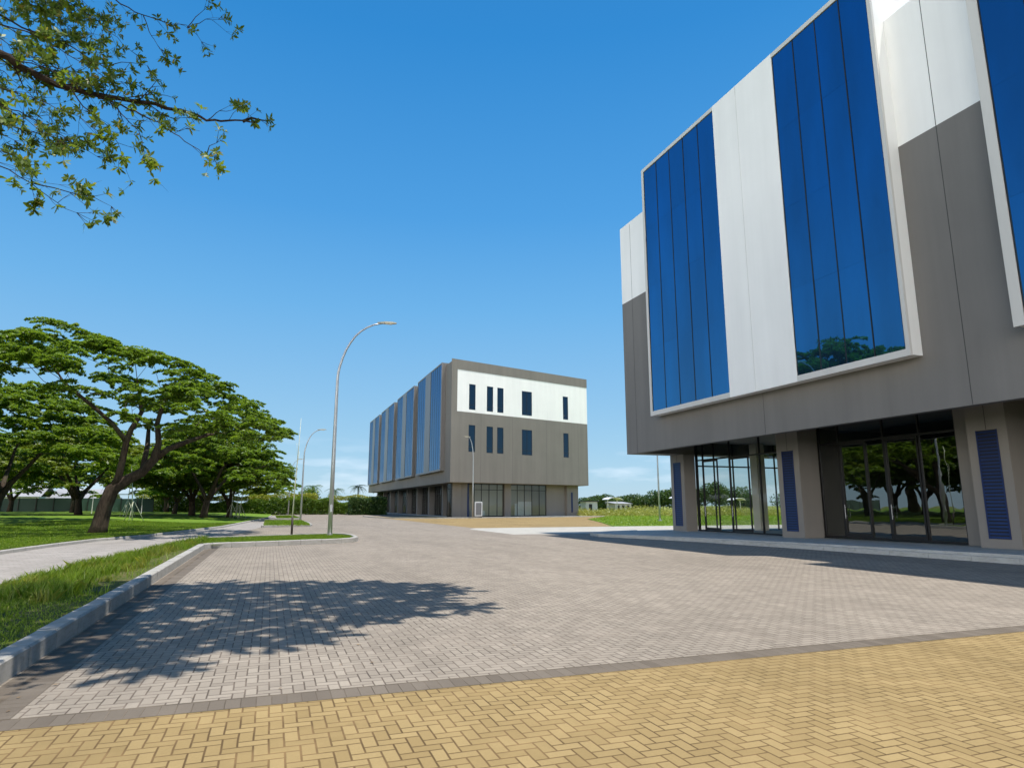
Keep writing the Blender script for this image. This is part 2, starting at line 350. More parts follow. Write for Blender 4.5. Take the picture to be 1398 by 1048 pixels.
poly('path', FARK + [(1.6, 112), (1.1, 92), (-.6, 53), (-1.5, 43), (-3.4, 32), (-4.95, 18.7), (-5.35, 12), (-5.4, -30)], .008, M['pathp'])
# lawn terrain, gently mounded
def ss(t): t = min(1, max(0, t)); return t*t*(3-2*t)
def lawnz(x, y):
    d = max(0, fark(y)-x)
    return .11+.32*ss((y-46)/28)*ss(d/9)+.25*ss(d/28)*ss((y-30)/30)+.04*math.sin(x*.5+y*.23)*ss(d/4)
m = MB(); ys = [-30+i*2.0 for i in range(120)]; dx = [.16, .6, 1.5, 3, 5, 8, 12, 17, 23, 30, 40, 55, 75, 100, 140, 200]
for y in ys:
    for d in dx: x = fark(y)-d; m.v.append((x, y, lawnz(x, y)))
nd = len(dx)
for i in range(len(ys)-1):
    for j in range(nd-1): a = i*nd+j; m.f.append((a, a+nd, a+nd+1, a+1)[::-1])
o = m.build('lawn', M['lawn'], smooth=True); o['kind'] = 'structure'

def kerb(name, pts, w, h, z0=-.02, blk=.9, closed=False, mat='kerb', gap=.012):
    """kerb stones laid along a polyline; the stones lie on its left side"""
    m = MB(); P = [Vector(p) for p in pts]
    if closed: P.append(P[0])
    for a, b in zip(P, P[1:]):
        d = b-a; L = d.length; n = max(1, round(L/blk)); d /= L; nn = Vector((-d.y, d.x))
        for i in range(n):
            s0, s1 = L*i/n+gap/2, L*(i+1)/n-gap/2; hh = h+random.uniform(-.004, .004); o_ = random.uniform(-.004, .004)
            q = [a+d*s0-nn*o_, a+d*s1-nn*o_, a+d*s1+nn*w, a+d*s0+nn*w]
            ch = .02; q2 = [q[0]+nn*ch, q[1]+nn*ch, q[2], q[3]]
            m.hexa([tuple(v) for v in q], z0, z0+h-ch if False else hh-ch); k = len(m.v)
            m.hexa([tuple(v) for v in q], hh-ch-.0005, hh) if False else None
            b_ = len(m.v); m.v += [(v.x, v.y, hh-ch) for v in q]+[(v.x, v.y, hh) for v in q2]
            for u in range(4): w_ = (u+1) % 4; m.f.append((b_+u, b_+w_, b_+4+w_, b_+4+u))
            m.f.append((b_+4, b_+5, b_+6, b_+7))
    o = m.build(name, M[mat]); o['kind'] = 'structure'; return o
random.seed(4)
ISL = [(-2.2, -25), (-2.2, 27.1), (-1.95, 27.6), (-1.3, 27.95), (3.0, 29.55), (3.55, 30.1), (3.9, 31.2), (3.95, 33.2), (3.75, 34.6), (3.3, 35.3), (2.8, 35.5), (-2.6, 33.1), (-3.4, 31.6), (-4.95, 18.7), (-5.3, 12), (-5.35, -25)]
kerb('kerb', ISL[:12], .2, .21)
kerb('path_edging', ISL[11:], .09, .05)
kerb('lawn_kerb', [(x, y) for x, y in FARK], .16, .13)
ISL2 = [(-.5, 52.8), (3.0, 54.0), (3.3, 56), (3.4, 64), (3.0, 70.6), (2.2, 71), (.3, 71)]
kerb('traffic_island_kerb', ISL2, .16, .15, closed=True)
m = MB(); c = ISL2; m.quad(*[((x-1.6)*.9+1.6, (y-62)*.97+62, .13) for x, y in c]); struct('traffic_island', m, M['lawn'])
ISL3 = [(.6, 82), (3.6, 83), (3.8, 92), (3.6, 104), (1.4, 104)]
kerb('traffic_island_kerb', ISL3, .16, .15, closed=True)
m = MB(); m.quad(*[((x-2.5)*.9+2.5, (y-93)*.98+93, .13) for x, y in ISL3]); struct('traffic_island', m, M['lawn'])
m = MB()
def inisl(x, y, mrg=0):
    n = len(ISL); ins = False
    for i in range(n):
        x0, y0 = ISL[i]; x1, y1 = ISL[(i+1) % n]
        if (y0 > y) != (y1 > y) and x < (x1-x0)*(y-y0)/(y1-y0)+x0: ins = not ins
    return ins
# soil bed of the near island: a slightly domed strip plus the turn to the right
for i in range(60):
    y = -25+i*.96
    if y > 31.5: break
    xl = -5.3 if y < 12 else -5.3+(y-12)*.094; cs = [xl+.08, xl*.6-2.38*.4, xl*.2-2.38*.8, -2.39]; zz = [.03, .13, .17, .185]
    for a, b in zip(cs, zz): m.v.append((a, y, b))
    if i:
        for j in range(3): a = (i-1)*4+j; m.f.append((a, a+1, a+5, a+4))
o = m.build('island_soil', M['soil'], smooth=True); o['kind'] = 'structure'
m = MB(); m.quad((-3.3, 31.4, .12), (-2.1, 27.4, .14), (-1.2, 28.1, .14), (2.9, 29.7, .14), (3.75, 31.3, .14), (3.8, 33.2, .14), (3.2, 35.15, .14), (2.8, 35.3, .14), (-2.5, 32.95, .12)); struct('island_lawn', m, M['lawn'])
kerb('forecourt_kerb', [(13.0, 100), (13.2, 90), (15, 84.5), (20, 82.0), (30, 82.9), (47, 88)], .2, .12, mat='apron')
# platform of the near building, following its slightly fanned edge
PLO = [(21.3, -12), (20.4, 3), (19.8, 12.6), (19.1, 20.2), (18.4, 25), (17.6, 28.3), (16.9, 30.2), (16.5, 31.4), (16.7, 32.6), (17.6, 33.6), (19.3, 34.6), (21, 35.2)]
kerb('platform_kerb', PLO, .2, .15, blk=1.2, mat='slab')   # right-hand edge: stones on the left side
PLI = PLO + [(44, 36), (44, -12)]
zt = [.245, .245, .245, .21, .18, .16, .152, .15, .15, .145, .14, .13, .12, .12]
m = MB(); m.hexa([(x+.004, y) for x, y in PLI], -.02, [z-.0 for z in zt]); struct('platform', m, M['slab'])

# ------------------------------------------------------------------ buildings
def fac_volume(root, X, d, segs, y0, y1, z0, z1, wmat, fmat, gmat, roofz, rng, rows=4, smat=None):
    """a box of window bays standing proud of the facade; facade faces -X"""
    xf = X-d
    m = MB(); m.box(xf+.10, X-.002, y0+.03, y1-.03, z0+.03, z1-.03); m.box(X-.0015, X+1.6, y0+.03, y1-.03, roofz-.4, z1-.034); m.build('bay_box', wmat, root)
    for s in segs:
        if s[0] == 'white':
            m = MB(); yj = (s[1]+s[2])/2+.35
            m.box(xf, xf+.099, s[1]+.003, yj-.012, z0, z1); m.box(xf, xf+.099, yj+.012, s[2]-.003, z0, z1); m.build('white_panel' if smat is None else 'reflection_grey_panel', smat or M['white'], root)
            m = MB(); m.box(xf+.012, xf+.098, yj-.0115, yj+.0115, z0+.002, z1-.002); m.build('panel_joint', M['jointw'], root)
        else:
            a, b, n = s[1], s[2], s[3]; fl, fr = s[4], s[5]
            w = MB()      # frame strips
            w.box(xf, xf+.0985, a-fl, b+fr, z0, z0+.24); w.box(xf, xf+.0985, a-fl, b+fr, z1-.2, z1)
            if fl: w.box(xf+.001, xf+.0985, a-fl, a, z0+.241, z1-.201)
            if fr: w.box(xf+.001, xf+.0985, b, b+fr, z0+.241, z1-.201)
            fo = w.build('window_frame', fmat, root)
            zb, zt_ = z0+.25, z1-.21
            bk = MB(); bk.box(xf+.06, xf+.098, a+.004, b-.004, zb, zt_)
            p = (b-a)/n
            for i in range(n+1): yy = a+.02+(b-a-.04)*i/n; bk.box(xf+.03, xf+.0595, yy-.022, yy+.022, zb+.001, zt_-.001)
            bk.build('mullions', M['dark'], fo)
            g = MB()
            for i in range(n):
                for r in range(rows):
                    ya, yb = a+p*i+.026, a+p*(i+1)-.026; za = zb+(zt_-zb)*r/rows+.002; zc = zb+(zt_-zb)*(r+1)/rows-.002
                    t1, t2 = rng.uniform(-.003, .003), rng.uniform(-.004, .004)
                    g.quad((xf+.045-t1, ya, za), (xf+.045+t1, yb, za), (xf+.045+t1+t2, yb, zc), (xf+.045-t1+t2, ya, zc))
            go = g.build('window_pane', gmat, fo)
def shopfront(root, X, y0, y1, z0, z1, ys, doors, trans, gm, name='shopfront'):
    """glazed wall in the plane x=X facing -X with mullions at ys and a transom; doors: list of (ya,yb)"""
    m = MB(); w = .05
    m.box(X, X+.1, y0, y0+w, z0, z1); m.box(X, X+.1, y1-w, y1, z0, z1); m.box(X+.002, X+.098, y0+w, y1-w, z0, z0+.07); m.box(X+.002, X+.098, y0+w, y1-w, z1-.08, z1)
    for y in ys: m.box(X+.003, X+.105, y-w/2, y+w/2, z0+.07, z1-.08)
    m.box(X+.006, X+.09, y0+w, y1-w, trans-.04, trans+.04)
    fo = m.build(name, M['dark'], root)
    for a, b in doors:
        d = MB(); t = .07
        d.box(X-.02, X+.04, a, a+t, z0+.08, trans-.045); d.box(X-.02, X+.04, b-t, b, z0+.08, trans-.045)
        d.box(X-.018, X+.038, a+t, b-t, z0+.08, z0+.22); d.box(X-.018, X+.038, a+t, b-t, trans-.14, trans-.045)
        do = d.build('door', M['dark'], root)
        h = MB(); h.tube([(X-.08, b-.13, z0+.85), (X-.08, b-.13, z0+1.45)], .016); h.box(X-.08, X-.02, b-.14, b-.12, z0+.95, z0+.97); h.box(X-.08, X-.02, b-.14, b-.12, z0+1.33, z0+1.35); h.build('door_handle', M['steel'], do)
    g = MB(); g.quad((X+.05, y0, z0+.02), (X+.05, y1, z0+.02), (X+.05, y1, z1-.03), (X+.05, y0, z1-.03)); g.build('glass', gm, fo)
    return fo
def louvre(parent, X, ya, yb, za, zb):
    m = MB(); m.box(X-.03, X, ya, ya+.04, za, zb); m.box(X-.03, X, yb-.04, yb, za, zb)
    n = int((zb-za)/.115)
    for i in range(n):
        z = za+(zb-za)*(i+.5)/n; m.quad((X-.028, ya+.04, z-.045), (X-.028, yb-.04, z-.045), (X-.006, yb-.04, z+.03), (X-.006, ya+.04, z+.03))
    lo = m.build('louvre', M['louver'], parent); m = MB(); m.box(X-.004, X-.001, ya+.04, yb-.04, za, zb)
    m.build('back_plate', M['dark'], lo); return lo
rng = random.Random(7)
A = thing('office_building', (20, 34.4, 0), 'near grey and white office building with tall blue glass bays, cut off at right', 'building')
YN = -9.0
m = MB(); m.box(20, 42, YN, 34.4, 4.63, 14.02)
# hollow the underside of the box: perimeter beam plus a higher ceiling
m = MB()
m.box(20, 20.35, YN, 34.4, 4.63, 6.0); m.box(20.351, 42, 33.2, 34.4, 4.63, 6.0); m.box(41.6, 42, YN, 33.199, 4.63, 6.0)
m.box(20, 42, YN, 34.4, 6.0005, 14.02); m.build('grey_wall', M['gray'], A)
m = MB(); m.box(20.36, 41.59, YN, 33.19, 5.35, 5.99); m.build('ceiling', M['col'], A)
m = MB(); m.box(20, 42, YN, 34.4, 14.0205, 18.7); m.box(20, 20.2, YN, 34.4, 18.7005, 19.05); m.box(20.2005, 42, 34.2, 34.4, 18.7005, 19.05); m.build('white_wall', M['white'], A)
m = MB(); m.box(24, 40, YN, 30, 18.701, 20.6); m.build('roof_structure', M['gray'], A)
# fine panel joints
for y, zz in ((13.57, 18.9), (33.2, 18.9), (22.56, 6.44)): m = MB(); m.box(19.9965, 19.9995, y-.012, y+.012, 4.64, zz); m.build('panel_joint', M['joint'], A)
fac_volume(A, 20, .6, [('glass', 15.1, 19.9, 4, .15, 0), ('white', 19.9, 24.0), ('glass', 24.0, 30.5, 5, 0, .2)], 14.95, 30.7, 6.45, 21.12, M['white'], M['frame'], M['bglass'], 19.05, rng)
fac_volume(A, 20, .6, [('glass', 6.6, 11.45, 4, 0, .3), ('white', 2.4, 6.6), ('glass', -3.9, 2.4, 5, .2, 0)], -4.1, 11.75, 6.55, 21.12, M['white'], M['frame'], M['bglass'], 19.05, rng)
cols = [(33.0, 34.38), (23.89, 25.3), (14.6, 15.95), (5.3, 6.7), (-3.9, -2.5)]
for a, b in cols:
    m = MB(); top = 4.625 if b > 33.5 else 5.345; m.box(23, 24.15 if b < 33.5 else 23.79, a, b, 0, top); c_ = m.build('column', M['col'], A)
    yc = (a+b)/2; za = .42 if a > 20 else .5
    louvre(c_, 22.999, yc-.36, yc+.36, za, 4.16)
    m = MB(); m.box(22.9955, 22.9985, yc-.01, yc+.01, 4.18, top-.01); m.build('panel_joint', M['joint'], c_)
GX = 24.2
shopfront(A, GX-.4, 25.35, 32.99, .15, 5.34, [32.3, 29.9, 27.5], [(30.9, 32.25), (28.3, 29.85)], 4.25, M['cglass'])
shopfront(A, GX, 17.2, 23.88, .2, 5.34, [22.75, 20.4, 18.75], [(21.3, 22.7), (20.45, 21.25)][:1]+[(18.8, 20.35)], 4.42, M['dglass'])
shopfront(A, GX, 6.75, 13.3, .22, 5.34, [12.2, 9.8, 8.1], [(9.85, 11.3)], 4.42, M['dglass'])
shopfront(A, GX, -2.4, 4.4, .22, 5.34, [3.2, .8], [(.85, 2.3)], 4.42, M['dglass'])
for q in ((15.96, 17.19), (13.31, 14.59), (4.41, 5.29)): m = MB(); m.box(GX-.05, GX+.25, *q, 0, 5.34); m.build('pier_wall', M['col'], A)
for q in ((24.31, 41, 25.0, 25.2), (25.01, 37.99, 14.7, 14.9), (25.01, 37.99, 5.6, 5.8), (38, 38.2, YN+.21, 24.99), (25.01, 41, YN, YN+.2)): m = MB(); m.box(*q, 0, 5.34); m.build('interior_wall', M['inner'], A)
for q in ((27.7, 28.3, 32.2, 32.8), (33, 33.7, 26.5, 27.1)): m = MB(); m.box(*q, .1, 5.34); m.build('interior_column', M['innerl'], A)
# far end glazing and back glazing of the corner unit
m = MB(); w = .05
for x in (24.0, 25.2, 26.6, 28.2, 29.8, 31.4, 33, 34.6, 36.2): m.box(x-w/2, x+w/2, 33.0, 33.1, .1, 5.34)
m.box(24.0, 36.2, 33.005, 33.095, 3.9, 3.98); m.box(24.0, 36.2, 33.003, 33.097, .08, .16)
for y in (25.3, 27.2, 29.1, 31.0, 32.9): m.box(36.2, 36.3, y-w/2, y+w/2, .1, 5.34)
m.box(36.205, 36.295, 25.3, 32.9, 3.9, 3.98); fo = m.build('end_glazing', M['dark'], A)
g = MB(); g.quad((23.95, 33.05, .1), (36.2, 33.05, .1), (36.2, 33.05, 5.33), (23.95, 33.05, 5.33)); g.quad((36.25, 25.2, .1), (36.25, 33.05, .1), (36.25, 33.05, 5.33), (36.25, 25.2, 5.33)); g.build('glass', M['cglass'], fo)

# far building: parallelogram plan
B = thing('office_building', (21.9, 83.5, 0), 'far grey office building with white upper band and narrow windows, beyond the paved forecourt', 'building')
th = math.radians(17); U = Vector((math.cos(th), math.sin(th))); Nn = Vector((math.sin(th), -math.cos(th)))  # Nn faces the camera side
C0 = Vector((21.9, 83.5)); LB = 25.0; YE = 160.0
def fb(u, dep=0): p = C0+U*u-Nn*dep; return (p.x, p.y)
def fbox(m, u0, u1, d0, d1, z0, z1): m.hexa([fb(u0, d0), fb(u1, d0), fb(u1, d1), fb(u0, d1)], z0, z1)
R1 = fb(LB)
plan = [(21.9, 83.5), R1, (R1[0], YE+7), (21.9, YE)]
m = MB(); m.hexa(plan, 4.63, 14.1)
m.hexa(plan, 14.1005, 19.9); m.hexa(plan, 19.9005, 20.9)
m.build('grey_wall', M['gray_b'], B)
m = MB()
ws = [(2.83, 3.9), (5.8, 6.87), (7.6, 8.69), (12.0, 13.88), (19.95, 21.0)]
# white band 6cm proud, pierced by the window openings
us = [.9]+[q for w_ in ws for q in w_]+[LB-.02]
zlo, zhi = 14.12, 19.88
for i in range(0, len(us), 2): fbox(m, us[i], us[i+1], -.06, -.002, zlo, zhi)
for a, b in ws: fbox(m, a+.001, b-.001, -.06, -.002, zlo, 14.5); fbox(m, a+.001, b-.001, -.06, -.002, 18.05, zhi)
m.build('white_wall', M['white'], B)
m = MB(); fbox(m, .9, LB, -.1, -.002, 19.9, 21.25); m.build('fascia', M['gray_b'], B); m = MB(); fbox(m, 0, .898, -.1, -.002, 4.64, 21.25); m.build('corner_pier', M['gray_b'], B)
m = MB(); fbox(m, .9, LB-.01, -.058, -.003, 4.65, 8.74)
us2 = [.9]+[q for w_ in ws for q in w_]+[LB-.01]
for i in range(0, len(us2), 2): fbox(m, us2[i]+.001, us2[i+1]-.001, -.058, -.003, 8.742, 12.4)
fbox(m, .9, LB-.01, -.058, -.003, 12.402, 14.115); m.build('grey_cladding', M['gray_b'], B)
for u in (4.85, 10.3, 16.6, 23.0): m = MB(); fbox(m, u-.012, u+.012, -.0615, -.059, 4.7, 14.1); m.build('panel_joint', M['joint'], B)
for a, b in ws:
    for z0, z1 in ((8.742, 12.4), (14.5, 18.05)):
        m = MB(); t = .06
        fbox(m, a+.002, a+t, -.04, -.004, z0, z1); fbox(m, b-t, b-.002, -.04, -.004, z0, z1); fbox(m, a+t, b-t, -.04, -.004, z0, z0+t); fbox(m, a+t, b-t, -.04, -.004, z1-t, z1)
        if b-a > 1.5: fbox(m, (a+b)/2-.03, (a+b)/2+.03, -.039, -.004, z0+t, z1-t)
        fbox(m, a+t, b-t, -.038, -.004, z0+.62, z0+.68)
        fo = m.build('window', M['dark'], B)
        g = MB(); p0, p1 = fb(a+t, -.02), fb(b-t, -.02); g.quad((*p0, z0+t), (*p1, z0+t), (*p1, z1-t), (*p0, z1-t)); g.build('pane', M['wglass'], fo)
for k, (ya, yb) in enumerate([(86.6, 102.6), (105.6, 121), (124.2, 140), (142.8, 157.4)]):
    g1 = ya+(yb-ya)*.42; g2 = yb-(yb-ya)*.36
    fac_volume(B, 21.9, .6, [('glass', ya+.2, g1, 5, .2, 0), ('white', g1, g2), ('glass', g2, yb-.2, 4, 0, .2)], ya, yb, 6.25, 21.3, M['gray'], M['fgrey'], M['bglass2'], 20.9, rng, 4, M['strip'])
for ya, yb in ((102.7, 105.5), (121.1, 124.1), (140.1, 142.7)): m = MB(); m.box(21.87, 21.898, ya, yb, 6.4, 20.85); m.build('recess_shade', M['dark'], B)  # dark sheets: shade of the recesses between bays put into their colour
# ground floor of the far building
XG = 24.9
for k in range(9):
    y = 86.2+k*9.1; m = MB(); m.box(24.0, 25.1, y, y+.7, 0, 4.625); m.build('column', M['gray'], B)
m = MB()
for k in range(8):
    for j in range(7): y = 87.9+k*9.1+j*1.28; m.box(XG-.16, XG+.02, y-.05, y+.05, .12, 4.62)
m.box(XG-.05, XG+.01, 87, YE, 3.4, 3.5); m.box(XG-.05, XG+.01, 87, YE, .1, .25); so_ = m.build('shopfront', M['dark'], B)
g = MB(); g.quad((XG-.02, 86.6, .1), (XG-.02, YE, .1), (XG-.02, YE, 4.62), (XG-.02, 86.6, 4.62)); g.build('glass', M['dglass'], so_)
D = 2.0
def fmul(us, u0, u1, zt_=4.62, tr=3.75):
    m = MB()
    for u in us: fbox(m, u-.04, u+.04, D-.06, D+.02, .12, zt_)
    fbox(m, u0, u1, D-.05, D+.01, tr, tr+.07); fbox(m, u0, u1, D-.05, D+.01, .1, .24); fbox(m, u0, u1, D-.049, D+.009, zt_-.08, zt_-.002)
    fo = m.build('shopfront', M['dark'], B); g = MB(); p0, p1 = fb(u0, D), fb(u1, D); g.quad((*p0, .1), (*p1, .1), (*p1, 4.6), (*p0, 4.6)); g.build('glass', M['cglass'], fo)
fmul([5.2, 6.4, 7.7, 9.1, 10.2], 5.2, 10.2); fmul([11.4, 12.7, 14.0, 15.4, 16.8, 18.1], 11.4, 18.1)
fmul([.9, 1.5], .9, 1.6)
for q in ((1.65, 3.9, -.1, .3), (18.15, 21.8, -.1, .25), (10.25, 11.35, -.3, .3)): m = MB(); fbox(m, q[0], q[1], D+q[2], D+q[3], 0, 4.62); m.build('front_wall', M['col'], B)
for q in ((3.95, 4.35, -.04, .3, .1, 4.62), (22.7, 23.0, -.6, -.552, .6, 3.6)): m = MB(); fbox(m, q[0], q[1], D+q[2], D+q[3], q[4], q[5]); m.build('louvre', M['louver'], B)
m = MB(); m.hexa([fb(21.85, D-.55), fb(24.2, D-.55), fb(24.2, D+1.5), fb(21.85, D+1.5)], 0, 4.62); m.build('corner_column', M['col'], B)
m = MB(); fbox(m, 6.2, 24.1, 6.4, 6.6, 0, 4.62); m.build('interior_wall', M['innerl'], B); m = MB(); m.box(31, 31.2, 96, YE, 0, 4.62); m.build('interior_wall', M['innerl'], B)
for q, nm in (((13.8, 14.6, 4, 4.06, .1, 1.9), 'display_board'), ((15.2, 17.8, 5, 5.06, .1, 2.2), 'display_board'), ((6.6, 8.4, 4, 5.0, .1, .9), 'counter')): m = MB(); fbox(m, *q); m.build(nm, M['board'], B)
m = MB(); m.hexa([(23.6, 86.5), fb(LB-.3, 1.2), (R1[0]-.4, YE), (23.6, YE)], -.01, .1); m.build('floor_slab', M['slab'], B)
# ------------------------------------------------------------------ trees
def grow(trunk, targets, rng, step=.9, tip=.03, expo=2.8, pathw=.22, jit=.1, sag=.0):
    """trunk: list of chains [(parent_index or -1, [(x,y,z,minr),...])]; targets joined one by one to the growing skeleton"""
    P = []; par = []; mr = []
    for pi, ch in trunk:
        last = pi
        for x, y, z, r in ch: P.append(np.array((x, y, z), float)); par.append(last); mr.append(r); last = len(P)-1
    plen = [0.0]*len(P)
    for i in range(len(P)):
        if par[i] >= 0: plen[i] = plen[par[i]]+np.linalg.norm(P[i]-P[par[i]])
    root = P[0]; T = sorted(targets, key=lambda t: np.linalg.norm(np.array(t)-P[min(len(P)-1, 2)]))
    first = 2 if len(P) > 3 else 0
    for t in T:
        t = np.array(t, float); A_ = np.array(P); dist = np.linalg.norm(A_-t, axis=1)
        rise = (A_[:, 2]-t[2]); cost = dist+pathw*np.array(plen)+np.maximum(0, rise)*1.2; cost[:first] += 100
        j = int(np.argmin(cost)); a = P[j]; L = dist[j]; n = max(1, int(L/step)); last = j
        # leave the parent along its own direction, then curve towards the target
        pd = (P[j]-P[par[j]]) if par[j] >= 0 else np.array((0, 0, 1.)); pd = pd/(np.linalg.norm(pd)+1e-9)
        c1 = a+pd*L*.3+np.array((0, 0, L*.06))
        for k in range(1, n+1):
            s = k/n; q = (1-s)**2*a+2*(1-s)*s*c1+s*s*t
            if k < n: q = q+rng.normal(size=3)*jit*step*(1 if k < n else 0)
            P.append(q); par.append(last); mr.append(0); plen.append(plen[last]+np.linalg.norm(q-P[last])); last = len(P)-1
    n = len(P); acc = np.zeros(n); rad = np.zeros(n)
    for i in range(n-1, -1, -1):
        rad[i] = max((acc[i])**(1/expo) if acc[i] > 0 else tip, mr[i], tip)
        if par[i] >= 0: acc[par[i]] += rad[i]**expo*(.97 if acc[i] else 1)
    kids = [[] for _ in range(n)]
    for i in range(n):
        if par[i] >= 0: kids[par[i]].append(i)
    return P, par, rad, kids
def skeleton_mesh(m, P, par, rad, kids, sides=7, thick=1.0):
    stack = [(-1, 0)]
    while stack:
        p, i = stack.pop(); ch = ([P[p]] if p >= 0 else [])+[P[i]]; rr = ([min(rad[p], rad[i]*1.25)] if p >= 0 else [])+[rad[i]]
        while kids[i]:
            ks = sorted(kids[i], key=lambda k: -rad[k]); i2 = ks[0]
            for k in ks[1:]: stack.append((i, k))
            ch.append(P[i2]); rr.append(rad[i2]); i = i2
        m.tube([tuple(q) for q in ch], [r*thick for r in rr], sides if rr[0] > .06 else 5, cap=True)
def pad_points(c, r, h, n, rng):
    """leaf positions in a flat pad made of feathery sprays that radiate and droop at their tips"""
    k = int(rng.integers(7, 11)); an = rng.random()*6.28+np.arange(k)*6.283/k+rng.normal(size=k)*.25; ln = r*(.65+.5*rng.random(k)); zs = (rng.random(k)-.4)*h*1.4
    w = rng.integers(0, k, n); s = rng.random(n)**.7; lat = (rng.random(n)-.5)*2*.19*r*(1.15-s*.75)*(.6+.4*rng.random(n)); L = ln[w]*s
    x = np.cos(an[w])*L-np.sin(an[w])*lat; y = np.sin(an[w])*L+np.cos(an[w])*lat
    z = zs[w]+r*(.30*s-.42*s*s)+(rng.random(n)-.5)*h*.35-np.abs(lat)*.25
    return np.stack([x+c[0], y+c[1], z+c[2]], 1)
def make_tree(root, trunk, pads, seed, leaf_n=420, leaf=.26, flat=.55, lm='leaf', bm='bark', step=.8, tip=.02, sides=8, thick=1, fuzz=.12, drop=0):
    rng_ = np.random.default_rng(seed)
    sk = grow(trunk, [(p[0], p[1], p[2]-.15) for p in pads], rng_, step, tip)
    m = MB(); skeleton_mesh(m, *sk, sides=sides, thick=thick); m.build('trunk', M[bm], root, smooth=True)
    C = np.concatenate([pad_points(p[:3], p[3], p[4], int(leaf_n*p[3]**2*(.7+.5*rng_.random())), rng_) for p in pads])
    npmesh('crown', leaves(C, leaf, rng_, flat, .5, drop), 4, M[lm], root)
    return len(C)
def umbrella_pads(cx, cy, R, z0, z1, n, seed, tilt=0, lower=.35, pr=(1.1, 1.9), el=1.0):
    """pads over a domed umbrella crown: outer shell plus some inner, lower ones"""
    r = random.Random(seed); out_ = []
    for i in range(n):
        a = 2.39996*i+r.uniform(-.4, .4); q = math.sqrt((i+.5)/n)*R*r.uniform(.9, 1.08)
        x = math.cos(a)*q; y = math.sin(a)*q*el; t = min(1, q/R)
        z = z1-(z1-z0)*t**2.2+r.uniform(-.5, .5)+tilt*x
        if r.random() < lower: z -= r.uniform(.8, 2.4)*(1-.5*t)
        out_.append((cx+x, cy+y, z, r.uniform(*pr), r.uniform(.3, .6)))
    return out_
# the big rain tree beside the path
def ztop(x):
    xs = [-17, -15.5, -14.6, -12.8, -11.7, -9, -6.3, -4.3, -3.4, -1.6, .9]; zs = [8.4, 9.8, 10.5, 11.9, 12.3, 11.1, 10.7, 9.7, 9.1, 7.9, 6.2]
    return float(np.interp(x, xs, zs))
def zbot(x): return float(np.interp(x, [-17, -14.6, -12.6, -10.6, -8.6, -5, -1, .9], [8.2, 9.9, 9.7, 7.8, 6.7, 6.3, 5.8, 5.8]))
T0 = thing('rain_tree', (-8.9, 42.6, lawnz(-8.9, 42.6)-.05), 'large spreading rain tree with a leaning forked trunk on the lawn beside the path', 'tree')
r = random.Random(12); pads = []
for i in range(158):
    x = r.uniform(-16.2, .7); u = (x+7.6)/8.9; dep = 8.2*math.sqrt(max(.02, 1-u*u)); y = 42.9+r.uniform(-1, 1)*dep
    dd = abs(y-42.9)/8.4; t = r.random(); top = ztop(x)-3.0*dd**2; bot = zbot(x)-.4*dd
    lay = r.choice([0, 0, 0, 0, .08, .36, .7, .98]); z = top-.35-(top-bot-.3)*max(0, lay+r.uniform(-.07, .07)) if top-bot > .8 else top-.3
    sc_ = y/42.9; pads.append(((x)*(1+.5*(sc_-1)), y, 1.6+(z-1.6)*(1+.6*(sc_-1)), r.uniform(.75, 1.3)*(.8 if x > -.6 else 1), r.uniform(.22, .42)))
tr = [(-1, [(-8.95, 42.6, -.1, .62), (-8.86, 42.6, .5, .50), (-8.72, 42.6, 1.5, .45), (-8.45, 42.6, 2.5, .44)]),
      (3, [(-8.2, 42.5, 3.1, .24), (-8.05, 42.4, 4.2, .21), (-7.95, 42.3, 5.2, .19), (-7.75, 42.2, 5.9, .17), (-7.3, 42.1, 6.9, .14), (-7.5, 42.0, 8.0, .11)]),
      (3, [(-7.85, 42.7, 3.0, .34), (-7.1, 42.9, 3.5, .31), (-6.55, 43.0, 4.3, .29), (-6.4, 43.0, 5.2, .2), (-6.6, 43.1, 6.4, .16), (-6.4, 43.3, 7.8, .12)]),
      (12, [(-5.9, 43.2, 4.9, .2), (-5.0, 43.6, 5.4, .17), (-3.9, 44.0, 5.9, .12)]),
      (6, [(-8.7, 41.9, 6.2, .14), (-9.7, 41.4, 7.1, .12), (-11.0, 41.0, 8.2, .09)]),
      (11, [(-7.3, 45.0, 5.2, .17), (-7.6, 46.6, 6.6, .12)])]
make_tree(T0, tr, pads, 3, leaf_n=800, leaf=.18, tip=.013, thick=.86)
# free-standing rain trees in the park: three models, copied
def proto_tree(name, loc, seed, H, R, lean, lab, nl=300, lm='leaf', group='rain trees in the park', n=120, leaf=.27, lower=.4, low=.5):
    t = thing(name, loc, lab, 'tree', group); x, y, z = loc; rr = random.Random(seed)
    fk = .16*H; ch = [(-1, [(x, y, z-.15, .5), (x+lean*.2, y, z+.6, .40), (x+lean*.5, y, z+fk, .36)])]
    for k in range(4):
        a = k*math.pi/2+rr.uniform(-.5, .5); q = R*.16
        ch.append((2, [(x+lean*.6+math.cos(a)*q*.5, y+math.sin(a)*q*.5, z+fk+H*.1, .2), (x+lean*.8+math.cos(a)*q*1.3, y+math.sin(a)*q*1.3, z+fk+H*.23, .15), (x+lean+math.cos(a)*q*2, y+math.sin(a)*q*2, z+fk+H*.36, .11)]))
    pd = umbrella_pads(x+lean, y, R, z+H*low, z+H*.94, n, seed, lower=lower, pr=(R*.14, R*.24))
    make_tree(t, ch, pd, seed, leaf_n=nl, leaf=leaf, lm=lm, tip=.015, thick=.9); return t
P1 = proto_tree('rain_tree', (-19.6, 60, lawnz(-19.6, 60)), 21, 10.9, 8.6, .6, 'dark dense rain tree at the left edge of the photo, behind the large leaning tree', nl=330, low=.42, n=100)
